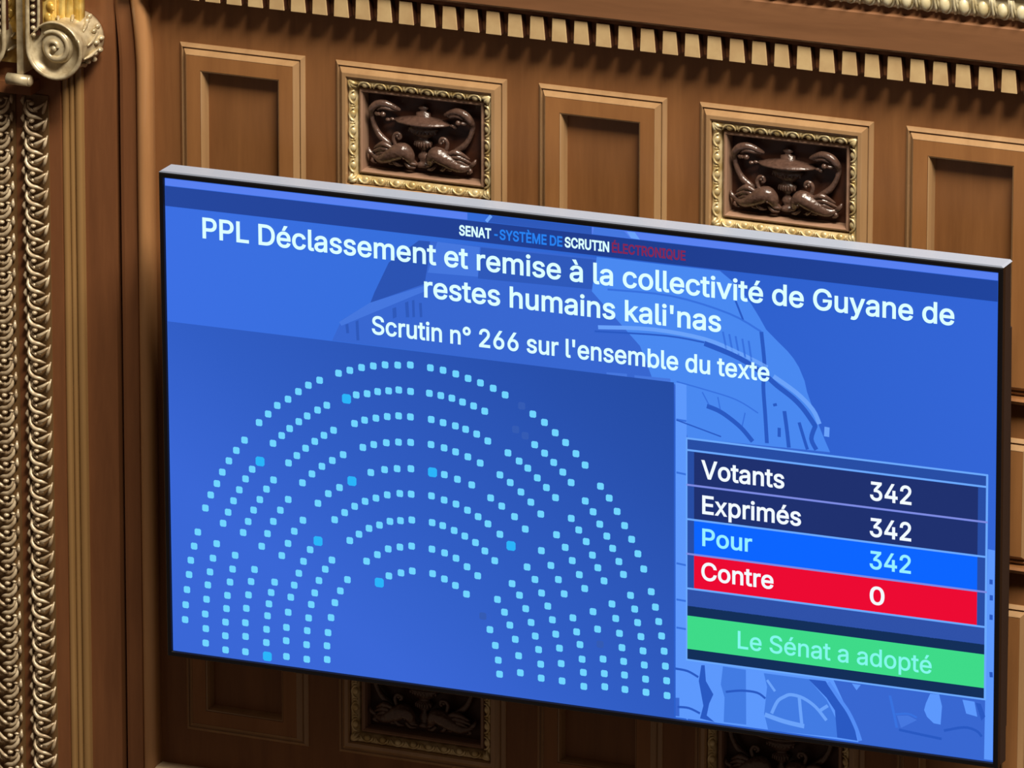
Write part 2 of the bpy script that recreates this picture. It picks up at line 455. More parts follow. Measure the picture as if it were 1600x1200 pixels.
for k in range(k0, 29):
    xr = 0.0735 + k * 0.0531
    d = MB().mat(M['walnut_ground'])
    x0, x1 = xr - 0.0375, xr
    face = [(x0, 0.9285), (x1, 0.9285), (x1 - 0.0050, 0.9815), (x0 + 0.0015, 0.9815)]
    d.prism(face, 0.1565, 0.1790)
    d.mat(M['dentil_gilt']).prism(face, 0.1535, 0.1566)
    d.build('dentil', None, t, og, bevel=0.0012)
e = MB().mat(M['gilt_cornice'])
e.extrude_x([(0.221, 1.0945), (0.150, 1.0945), (0.146, 1.098), (0.138, 1.110), (0.130, 1.127), (0.127, 1.148), (0.221, 1.148)], CX0, CX1)
x = -1.1
while x < 1.5:
    e.ell((x, 0.134, 1.119), (0.0125, 0.0125, 0.0195), 0, 12, 8)
    a = []
    for s in range(9):
        th = math.pi * (1.0 + s / 8)
        a.append((x + 0.0172 * math.cos(th), 0.131 + 0.012 * max(0, -math.sin(th)), 1.127 + 0.030 * math.sin(th)))
    e.tube([(x - 0.0172, 0.125, 1.147)] + a + [(x + 0.0172, 0.125, 1.147)], 0.0034, 6, 1)
    e.tube([(x + 0.0222, 0.124, 1.146), (x + 0.0222, 0.129, 1.122), (x + 0.0222, 0.142, 1.098)], [0.0035, 0.003, 0.0045], 6, 2)
    x += 0.0445
e.build('egg_moulding', None, t, og)

# ------------------------------------------------------------------ mouldings beside the pilaster, ledge
def flare(z):
    return -0.014 * max(0.0, (z - 0.74) / 0.17) ** 1.6 if z > 0.74 else 0.0
zs = [-1.6, -0.5, 0.3] + [0.6 + 0.03 * i for i in range(20)] + [1.6]
b = MB().mat(M['oak_dark'])
b.extrude_z([(-1.2110, 0.24), (-1.2110, 0.200), (-1.2085, 0.195), (-1.2000, 0.193), (-1.1700, 0.193), (-1.1665, 0.197), (-1.1665, 0.24)], zs, False, flare)
b.mat(M['oak_round'])
arc = [(-1.1490 - 0.0165 * math.cos(math.pi * i / 10), 0.197 - 0.018 * math.sin(math.pi * i / 10)) for i in range(11)]
b.extrude_z([(-1.1655, 0.24)] + arc + [(-1.1325, 0.24)], zs, True, flare)
o = b.build('trim_1'); o['kind'] = 'structure'
o = MB().extrude_x([(0.221, -0.932), (0.185, -0.932), (0.172, -0.938), (0.172, -0.960), (0.190, -0.975), (0.221, -0.980)], -1.131, 2.2).build('trim_2', M['ledge']); o['kind'] = 'structure'

# ------------------------------------------------------------------ pilaster
t = thing('pilaster', (-1.45, 0.15, -1.6), 'oak pilaster with two gilded carved bands and scroll capital at the left edge', 'pilaster')
og = (-1.45, 0.15, -1.6)
MB().box(-1.95, -1.338, 0.150, 0.2645, -1.6, 1.6).build('shaft', M['oak_dark'], t, og)
f = MB().mat(M['oak_flute'])
def bead(xa, xb, y):
    r = (xb - xa) / 2
    return [(xa, 0.2645)] + [(xa + r - r * math.cos(math.pi * i / 8), y - r * 0.75 * math.sin(math.pi * i / 8)) for i in range(9)] + [(xb, 0.2645)]
f.extrude_z(bead(-1.3385, -1.3250, 0.160), [-1.6, 1.6], True)
f.extrude_z(bead(-1.3245, -1.3150, 0.170), [-1.6, 1.6], True)
f.extrude_z(bead(-1.3145, -1.2970, 0.178), [-1.6, 1.6], True)
f.build('fluted_edge', None, t, og)
MB().box(-1.2975, -1.2205, 0.190, 0.2645, -1.6, 1.6).build('side_board', M['oak_dark'], t, og)
MB().box(-1.2206, -1.2105, 0.225, 0.2645, -1.6, 1.6).build('groove', M['walnut_ground'], t, og)

def carved_band(cx, s):
    b = MB()
    b.mat(M['band_ground']).box(cx - 0.033, cx + 0.033, 0.146, 0.151, -1.58, 0.668)
    b.mat(M['gilt_dull'])
    p = 0.0416
    n = 54
    for k in range(n):
        z = 0.650 - k * p
        # u, v measured on one repeat: u across from the inner edge, v down; both in units of 330
        def Q(u, v, y): return (cx + s * ((u - 705) / 540 * 0.068), y, z - (v - 640) / 330 * p)
        b.ell(Q(690, 632, 0.1305), (0.0070, 0.007, 0.0052), 0, 8, 6)
        b.tube([Q(500, 530, 0.143), Q(482, 610, 0.136), Q(500, 710, 0.143)], [0.0022, 0.0050, 0.0020], 6, 2)
        b.tube([Q(545, 640, 0.141), Q(548, 760, 0.134), Q(640, 862, 0.131), Q(760, 888, 0.133), Q(860, 935, 0.141)], [0.0022, 0.0046, 0.0052, 0.0044, 0.0018], 7, 2)
        b.tube([Q(585, 600, 0.141), Q(600, 720, 0.137), Q(680, 775, 0.136), Q(770, 800, 0.141)], [0.0018, 0.0036, 0.0042, 0.0020], 6, 2)
        b.tube([Q(700, 752, 0.138), Q(770, 732, 0.131), Q(850, 685, 0.130), Q(950, 610, 0.137)], [0.0028, 0.0048, 0.0040, 0.0018], 7, 2)
        b.tube([Q(965, 570, 0.141), Q(950, 690, 0.132), Q(910, 790, 0.135), Q(865, 830, 0.142)], [0.0016, 0.0042, 0.0036, 0.0015], 7, 2)
        b.ell(Q(600, 610, 0.140), (0.0075, 0.005, 0.0032), 0.1 * s, 8, 5)
    return b
carved_band(-1.400, 1).build('carved_band', None, t, og)
carved_band(-1.484, -1).build('carved_band', None, t, og)

# capital: two scrolled ribbons hanging from a centre stem
cap = MB().mat(M['gilt_capital'])
XC = -1.4010
cap.box(XC - 0.008, XC + 0.008, 0.075, 0.16, 0.735, 1.25)
cap.mat(M['gilt_bright']).box(-1.60, -1.335, 0.138, 0.16, 0.74, 1.3)
capital = cap.build('capital', None, t, og)
r = MB().mat(M['gilt_capital'])
r.tube([(XC - 0.030, 0.07, 0.722), (XC + 0.026, 0.07, 0.722)], 0.0135, 12, 1)
r.ell((XC + 0.026, 0.07, 0.722), (0.008, 0.0135, 0.0135))
r.build('base_roll', None, capital, og)
MB().box(XC - 0.14, XC + 0.012, 0.10, 0.16, 0.678, 0.705).build('base_block', M['oak_dark'], capital, og)

def volute(s):
    cx, cz = XC + s * 0.0965, 0.8070
    r0 = 0.0650
    b = MB().mat(M['gilt_capital'])
    # bolster, waisted, running back to the wall
    rs = []
    for y, rr in ((0.070, 0.030), (0.070, 0.0585), (0.056, 0.0605), (0.0545, 0.0625), (0.056, 0.0645), (0.064, 0.0650), (0.078, 0.0625), (0.095, 0.057), (0.115, 0.054), (0.140, 0.057), (0.160, 0.061), (0.178, 0.0635), (0.1895, 0.061)):
        rs.append([(cx + rr * math.cos(2*math.pi*k/40), y, cz + rr * math.sin(2*math.pi*k/40)) for k in range(40)])
    b.rings(rs)
    b.ell((cx + s * 0.002, 0.070, cz + 0.004), (0.040, 0.016, 0.040), 0, 24, 12)
    ob = b.build('volute', None, capital, og)
    # ribbon rim hanging into the scroll, and the small inner curl with its eye
    sp = MB().mat(M['gilt_capital'])
    pts = [(cx - s * 0.0665, 0.056, 1.25), (cx - s * 0.0665, 0.056, 1.05), (cx - s * 0.0665, 0.056, 0.93), (cx - s * 0.0665, 0.055, 0.86)]
    for i in range(13):
        th = math.pi + math.pi * 1.15 * i / 12
        pts.append((cx + s * 0.0665 * math.cos(th), 0.055, cz + 0.0665 * math.sin(th)))
    sp.tube(pts, [0.0055] * (len(pts) - 3) + [0.005, 0.004, 0.002], 8, 2)
    pts, rad = [], []
    for i in range(25):
        q = i / 24
        th = math.pi * 0.75 - q * math.pi * 2 * 1.35
        rr = 0.031 * (1 - q) + 0.009
        pts.append((cx + s * (rr * math.cos(th) + 0.001), 0.0585 - 0.006 * q, cz + 0.004 + rr * math.sin(th))); rad.append(0.0015 + 0.0052 * math.sin(math.pi * min(1, 0.15 + q * 0.7)))
    sp.tube(pts, rad, 8, 2)
    sp.ell((cx + s * 0.001, 0.052, cz + 0.003), (0.007, 0.007, 0.007))
    sp.tube([(cx - s * 0.0400, 0.058, 1.25), (cx - s * 0.040, 0.058, 1.0), (cx - s * 0.040, 0.058, 0.87), (cx - s * 0.047, 0.058, 0.845)], [0.004, 0.004, 0.004, 0.002], 6, 3)
    sp.build('scroll_ridge', None, capital, og)
    # dark channel with beads down the ribbon
    ch = MB().mat(M['walnut_ground']).box(min(cx - s * 0.0665, cx - s * 0.040), max(cx - s * 0.0665, cx - s * 0.040), 0.060, 0.080, 0.835, 1.25)
    ch.mat(M['gilt_capital'])
    z = 0.835
    while z < 1.2:
        ch.ell((cx - s * 0.0535, 0.058, z), (0.0065, 0.006, 0.0055), 0, 8, 6); z += 0.0165
    ch.build('bead_channel', None, capital, og)
    # leaf work on the bolster
    lf = MB().mat(M['gilt_capital'])
    rng = random.Random(3)
    for ring_y in (0.150, 0.168):
        for k in range(14):
            th = 2 * math.pi * k / 14 + ring_y * 30
            R = 0.060 if ring_y < 0.16 else 0.0635
            lf.ell((cx + R * math.cos(th), ring_y, cz + R * math.sin(th)), (0.008, 0.010, 0.006), th, 8, 6)
    for k in range(10):
        th = 2 * math.pi * k / 10
        lf.tube([(cx + 0.056 * math.cos(th), 0.112, cz + 0.056 * math.sin(th)), (cx + 0.060 * math.cos(th + .15), 0.132, cz + 0.060 * math.sin(th + .15)), (cx + 0.063 * math.cos(th + .35), 0.160, cz + 0.063 * math.sin(th + .35))], [0.002, 0.005, 0.002], 6, 3)
    lf.build('leaf_collar', None, capital, og)
    # gilded flutes rising behind the scroll
    g = MB().mat(M['gilt_bright'])
    x0 = XC + s * 0.018
    for q, (a, c) in enumerate(((0.0, 0.046), (0.048, 0.068), (0.069, 0.088), (0.089, 0.106))):
        xm, hw = x0 + s * (a + c) / 2, (c - a) / 2
        g.extrude_z([(xm - hw, 0.16), (xm - hw, 0.136)] + [(xm - hw * math.cos(math.pi * i / 8), 0.136 - hw * 0.5 * math.sin(math.pi * i / 8)) for i in range(9)] + [(xm + hw, 0.136), (xm + hw, 0.16)], [0.80, 1.25], True)
    for zz in range(13):
        g.ell((x0 + s * (0.030 + 0.008 * math.sin(zz * 2.1)), 0.124, 0.86 + zz * 0.026), (0.010, 0.006, 0.012), 0.8 * math.sin(zz * 1.7), 8, 6)
    g.build('flutes', None, capital, og)
volute(1); volute(-1)

# ------------------------------------------------------------------ the screen
TV = thing('television', (0, 0, 0), 'large wide wall screen showing a blue voting result in French', 'screen')
TV.rotation_euler = (0, -math.radians(0.45), 0)
def tv(b, name, mt=None, parent=None, bevel=0.0):
    return b.build(name, mt, parent or TV, (0, 0, 0), bevel=bevel)
HW, HH = 1.0, 0.5625
tv(MB().frame(-HW - 0.0125, HW + 0.0125, -HH - 0.0125, HH + 0.0125, [(0, 0.010), (0, -0.004), (0.002, -0.006), (0.0105, -0.006), (0.0125, -0.002), (0.0125, 0.010)]), 'bezel', M['black'])
tv(MB().prism([(-HW - 0.013, HH + 0.0130), (HW + 0.013, HH + 0.0130), (HW + 0.008, HH + 0.0170), (-HW - 0.008, HH + 0.0170)], -0.004, 0.052), 'top_edge', M['pale_grey'])
hs = MB().box(-HW - 0.012, HW + 0.012, 0.008, 0.050, -HH - 0.012, HH + 0.012)
hs = tv(hs, 'back_cover', M['side'], bevel=0.004)
tv(MB().prism([(-0.93, -0.50), (1.004, -0.50), (1.007, -0.1), (1.006, 0.42), (0.99, 0.435), (-0.93, 0.435)], 0.049, 0.072), 'electronics_housing', M['side'])
mb = MB()
mb.box(-0.45, 0.45, 0.071, 0.085, -0.28, -0.22); mb.box(-0.45, 0.45, 0.071, 0.085, 0.12, 0.18)
mb.box(-0.33, -0.27, 0.084, 0.222, -0.25, 0.16); mb.box(0.27, 0.33, 0.084, 0.222, -0.25, 0.16)
tv(mb, 'wall_mount', M['steel'])

E_ = {}
E_['sky'] = emit_ramp('picture_sky', [(0.0, (58, 110, 226)), (0.3, (52, 110, 220)), (0.62, (42, 94, 202)), (1.0, (48, 100, 214))], 0.5, 0.0, 0.5)
E_['strip'] = emit('picture_strip', (88, 128, 240))
E_['header'] = emit_ramp('header_bar', [(0.0, (34, 70, 158)), (0.55, (26, 58, 140)), (1.0, (26, 66, 156))], 0.5, 0.0, 0.5)
E_['dome'] = emit('picture_stone', (54, 102, 208))
E_['domelit'] = emit('picture_stone_bright', (72, 136, 240))
E_['domedark'] = emit('picture_roof', (40, 82, 178))
E_['domedark2'] = emit('picture_recess', (44, 88, 186))
E_['domemid'] = emit('picture_stone_mid', (68, 118, 222))
E_['domemid2'] = emit('picture_stone_mid_bright', (64, 122, 226))
E_['lit'] = emit('picture_stone_sunny', (92, 152, 252))
E_['arcdark'] = emit('picture_line', (38, 88, 194))
E_['arcthin'] = emit('picture_fine_line', (54, 112, 222))
E_['arclight'] = emit('picture_highlight', (106, 162, 250))
E_['arclight2'] = emit('picture_rim', (82, 140, 244))
E_['seat_plan'] = emit_ramp('seat_plan', [(0.0, (56, 102, 214)), (0.25, (46, 92, 196)), (0.62, (36, 78, 172)), (1.0, (26, 68, 150))], 0.45, 0.62, 0.53)
E_['dot'] = emit('seat_light', (112, 212, 255))
E_['dotbig'] = emit('seat_light_large', (40, 180, 250))
E_['faint'] = emit('seat_empty', (50, 90, 180))
E_['text'] = emit('text_white', (216, 254, 255), 1.05)
E_['text2'] = emit('text_pale', (238, 246, 255), 1.05)
E_['textcyan'] = emit('text_cyan', (130, 246, 236))
E_['textpour'] = emit('text_aqua', (150, 240, 255))
E_['hblue'] = emit('text_blue', (36, 128, 240))
E_['hred'] = emit('text_red', (128, 36, 84))
E_['tbl'] = emit('table_ground', (36, 76, 164))
E_['navy'] = emit('row_navy', (26, 46, 110))
E_['gap'] = emit('row_gap', (44, 80, 168))
E_['rowblue'] = emit('row_blue', (0, 100, 255))
E_['rowred'] = emit('row_red', (236, 0, 48))
E_['dgreen'] = emit('band_navy', (10, 44, 88))  # dark navy strips of the table graphic, above and below the green
E_['green'] = emit('band_green', (60, 218, 136))
E_['line'] = emit('table_line', (106, 168, 252))
E_['linep'] = emit('table_line_pale', (124, 138, 226))

DATA = json.loads(r'''{"dots":[[-574,152],[-546,162],[-517,172],[-488,179],[-459,185],[-428,188],[-397,192],[-531,106],[-504,112],[-478,120],[-451,125],[-426,130],[-397,130],[-536,38],[-511,49],[-483,57],[-455,64],[-427,69],[-398,70],[-516,-16],[-489,-6],[-458,2],[-428,7],[-398,10],[-497,-73],[-463,-62],[-432,-56],[-398,-52],[-588,-196],[-563,-176],[-538,-158],[-512,-143],[-485,-132],[-457,-121],[-426,-114],[-398,-112],[-551,-241],[-528,-223],[-503,-206],[-477,-195],[-451,-183],[-425,-178],[-397,-173],[-510,-285],[-483,-266],[-456,-249],[-427,-241],[-398,-235],[-455,-313],[-425,-302],[-397,-294],[-773,12],[-750,35],[-727,58],[-700,76],[-674,97],[-649,115],[-621,130],[-739,-33],[-717,-12],[-697,7],[-674,26],[-653,42],[-627,59],[-604,73],[-701,-75],[-680,-55],[-658,-35],[-635,-16],[-612,1],[-588,16],[-667,-118],[-643,-94],[-618,-73],[-592,-56],[-565,-39],[-629,-162],[-603,-136],[-575,-118],[-810,-34],[-831,-61],[-850,-88],[-867,-117],[-881,-146],[-897,-175],[-911,-208],[-792,-101],[-809,-126],[-825,-154],[-840,-182],[-854,-211],[-867,-239],[-739,-120],[-757,-144],[-774,-171],[-790,-198],[-804,-227],[-817,-255],[-703,-162],[-723,-190],[-741,-219],[-756,-250],[-771,-282],[-667,-207],[-689,-236],[-705,-267],[-721,-298],[-650,-275],[-667,-305],[-679,-335],[-691,-365],[-700,-395],[-707,-432],[-712,-469],[-713,-501],[-713,-539],[-596,-293],[-613,-317],[-629,-346],[-640,-377],[-649,-406],[-656,-439],[-660,-470],[-662,-504],[-662,-539],[-558,-335],[-576,-364],[-590,-394],[-600,-431],[-608,-468],[-611,-500],[-611,-533],[-931,-268],[-941,-303],[-950,-338],[-955,-373],[-961,-410],[-965,-447],[-967,-483],[-884,-290],[-894,-326],[-902,-360],[-908,-392],[-912,-427],[-916,-463],[-915,-498],[-916,-533],[-838,-312],[-845,-346],[-852,-378],[-859,-411],[-862,-443],[-865,-476],[-866,-509],[-866,-543],[-790,-340],[-799,-370],[-806,-403],[-812,-436],[-815,-471],[-815,-504],[-816,-541],[-740,-364],[-749,-390],[-755,-418],[-759,-447],[-762,-480],[-763,-512],[-348,191],[-317,189],[-286,184],[-256,177],[-226,170],[-195,161],[-166,149],[-351,131],[-323,129],[-296,126],[-270,120],[-243,114],[-216,105],[-347,70],[-318,66],[-288,62],[-263,57],[-236,49],[-209,36],[-348,11],[-316,7],[-288,1],[-258,-7],[-228,-18],[-316,-56],[-284,-63],[-249,-72],[-348,-110],[-317,-116],[-288,-122],[-260,-133],[-234,-145],[-210,-159],[-181,-180],[-347,-173],[-321,-177],[-293,-185],[-267,-195],[-241,-207],[-218,-224],[-194,-244],[-348,-236],[-317,-241],[-289,-250],[-262,-267],[-236,-285],[-347,-294],[-318,-303],[-291,-315],[-264,-332],[-99,112],[-71,96],[-45,75],[-20,55],[5,32],[27,8],[-95,41],[-71,24],[-49,5],[-27,-15],[-7,-37],[-160,14],[-133,-2],[-112,-16],[-89,-36],[-67,-56],[-45,-77],[-180,-40],[-155,-55],[-129,-74],[-105,-95],[-81,-120],[-203,-97],[-176,-113],[-145,-134],[-119,-160],[64,-37],[85,-62],[104,-91],[122,-122],[139,-152],[154,-184],[168,-218],[27,-76],[46,-99],[62,-126],[79,-152],[93,-179],[108,-208],[119,-237],[-7,-121],[11,-146],[29,-171],[44,-201],[57,-229],[72,-258],[-43,-164],[-22,-191],[-5,-220],[12,-251],[25,-282],[-80,-206],[-57,-238],[-39,-269],[-25,-301],[-115,-249],[-96,-276],[-80,-306],[-65,-335],[-54,-366],[-46,-399],[-37,-431],[-33,-467],[-31,-508],[-152,-293],[-134,-318],[-119,-348],[-106,-379],[-96,-410],[-88,-441],[-83,-475],[-82,-508],[-188,-335],[-171,-363],[-158,-392],[-145,-424],[-137,-462],[-133,-502],[-207,-409],[-194,-445],[-187,-479],[-184,-512],[186,-269],[196,-304],[204,-337],[211,-370],[217,-405],[220,-440],[223,-474],[224,-509],[136,-284],[146,-315],[153,-346],[161,-378],[166,-411],[169,-444],[172,-477],[173,-508],[91,-310],[100,-343],[109,-377],[115,-410],[119,-442],[121,-474],[122,-508],[45,-334],[56,-374],[69,-443],[72,-477],[73,-508],[-4,-355],[5,-387],[13,-416],[18,-450],[21,-481],[22,-514]],"big":[[-555,94],[-479,-332],[-544,-99],[-772,-80],[-630,-252],[-761,-545],[-345,-54],[-154,-204]],"faint":[[-126,128],[-141,71],[-118,59],[-224,-379],[62,-409]],"polys":[["dome",1,[-374,485,-448,425,-484,351,-494,326,-566,277,-590,226,240,224,246,88,273,92,611,105,600,131,586,162,571,201,556,240,550,265,537,294,524,313,510,328,484,350,459,372,443,398,424,426,402,452,377,475,349,496]],["domelit",2,[56,494,349,494,377,475,402,452,424,426,443,398,459,372,484,350,510,328,524,313,537,294,550,265,556,240,571,201,586,162,600,131,611,108,273,100,243,221,189,227,159,300,44,413]],["domedark",3,[-374,484,-448,425,-484,351,-494,326,-361,385,-352,435,-347,485]],["domemid",3,[-329,486,-226,485,-231,416,-353,412]],["domedark2",3,[-223,485,55,487,44,418,-231,412]],["domemid",3,[-495,326,-360,381,-360,368,-566,264,-572,272]],["domedark2",4,[-440,319,-431,323,-430,300,-439,295]],["domedark2",4,[-409,336,-401,340,-399,303,-407,302]],["domedark2",4,[-392,343,-386,345,-385,305,-391,304]],["domedark2",4,[-375,339,-368,340,-367,307,-373,306]],["domedark2",4,[-531,278,-524,282,-522,235,-529,234]],["domedark2",4,[-556,268,-549,271,-547,249,-554,248]],["domemid",4,[79,230,128,232,128,214,79,214]],["domemid",4,[146,231,195,232,195,215,146,215]],["domemid",4,[183,232,232,233,232,215,183,215]],["domedark2",1,[-199,562,44,561,44,544,-207,545]],["domemid",1.2,[49,561,121,560,136,546,46,545]],["arclight",2,[128,560,147,560,159,545,138,546]],["lit",2.5,[244,225,270,225,273,-561,244,-539]],["lit",1.5,[244,-421,981,-414,982,-559,244,-558]],["dome",2,[618,-412,988,-413,990,-563,683,-561,672,-515,645,-466]],["dome",2.7,[244,-512,253,-511,253,-555,244,-555]],["arcdark",3,[306,-427,314,-426,317,-463,335,-492,325,-515,319,-544,338,-557,303,-553,311,-522,300,-465]],["domemid2",3,[358,-423,413,-424,414,-553,360,-554,362,-496,353,-466]],["domemid2",3,[456,-426,563,-426,606,-469,630,-513,633,-554,467,-559,457,-521,464,-457]],["arcdark",4,[563,-426,603,-425,652,-481,672,-523,680,-555,632,-554,626,-491,606,-464]],["lit",3,[851,-422,872,-421,879,-448,876,-491,860,-490,844,-477,837,-462,841,-446]],["lit",3,[927,-426,955,-427,962,-461,936,-457]],["arcdark",3,[958,-429,970,-430,981,-458,972,-469]],["domemid",3,[773,-484,799,-480,820,-488,783,-511]],["lit",3,[666,-423,687,-423,677,-437]],["lit",2.6,[983,-70,1001,-71,1000,-558,979,-558]]],"strokes":[["arcdark",4,6,[448,366,456,288,453,243,458,173,462,111]],["arcdark",4,8,[313,324,395,300,456,268,485,247,524,222,551,197,577,163]],["arclight",4,6,[59,332,189,342,313,334,395,311,463,286]],["arclight",4,7,[477,267,532,235,570,201,586,170]],["arcdark",5,2.5,[51,322,220,331,313,326]],["arcdark",4,7,[319,180,345,173,369,161,401,139,428,111]],["arcdark",4,2,[246,139,296,127,353,113]],["arcthin",4,2,[247,228,311,218,388,203,441,178]],["arcthin",4,2,[308,211,327,178]],["arcthin",4,2,[345,204,351,175]],["arcthin",4,2,[410,175,403,143]],["arcdark",5,6,[480,205,482,199]],["arcdark",4,6,[503,190,509,149,514,107]],["arcdark",4,5,[491,150,491,129]],["arcdark",4,5,[538,168,552,125,558,108]],["arcdark",4,7,[577,166,567,134,579,110]],["arclight",4,8,[604,165,603,143]],["arcthin",4,3,[357,356,365,317]],["arcthin",4,3,[372,352,380,312]],["arcthin",4,3,[387,349,395,307]],["arcthin",4,3,[403,345,410,302]],["arcthin",4,3,[418,342,425,297]],["arcdark",4,3,[387,430,405,388]],["arcthin",4,3,[82,422,235,424,372,399,448,366]],["arclight",2,5,[-198,561,-210,546]],["arcthin",3,3,[246,140,270,139]],["arcthin",3,3,[246,17,270,15]],["arcthin",3,3,[246,-195,270,-197]],["arcthin",3,3,[246,-280,270,-281]],["arcthin",3,3,[246,-346,270,-347]],["arcdark",4,3.5,[365,-482,403,-474,440,-474,460,-485]],["arcdark",4,3.5,[244,-443,273,-445,299,-456]],["arcdark",4,3.5,[249,-533,276,-532,303,-541]],["arclight",4,5,[475,-518,489,-488,505,-475,521,-468,550,-472,580,-489,606,-517]],["arclight",4,5,[541,-473,544,-504,548,-540]],["arclight",4,7,[459,-523,505,-533,553,-538]],["arclight",4,5,[588,-498,609,-482]],["arclight",4,4,[464,-441,483,-465]],["arclight2",5,6,[610,-427,637,-463,658,-490,676,-524,687,-554]],["arcdark",3,4,[778,-516,826,-520,879,-524]],["arcdark",3,4,[884,-504,931,-490,960,-494,973,-506]],["arcthin",3,3,[770,-481,799,-476,820,-482]],["arcthin",3,4,[756,-439,765,-477,773,-512]],["arcdark",3,5,[991,-139,991,-150]],["arcdark",3,5,[992,-175,992,-187]],["arcdark",3,5,[992,-220,992,-232]],["arcdark",3,5,[993,-353,994,-365]]]}''')
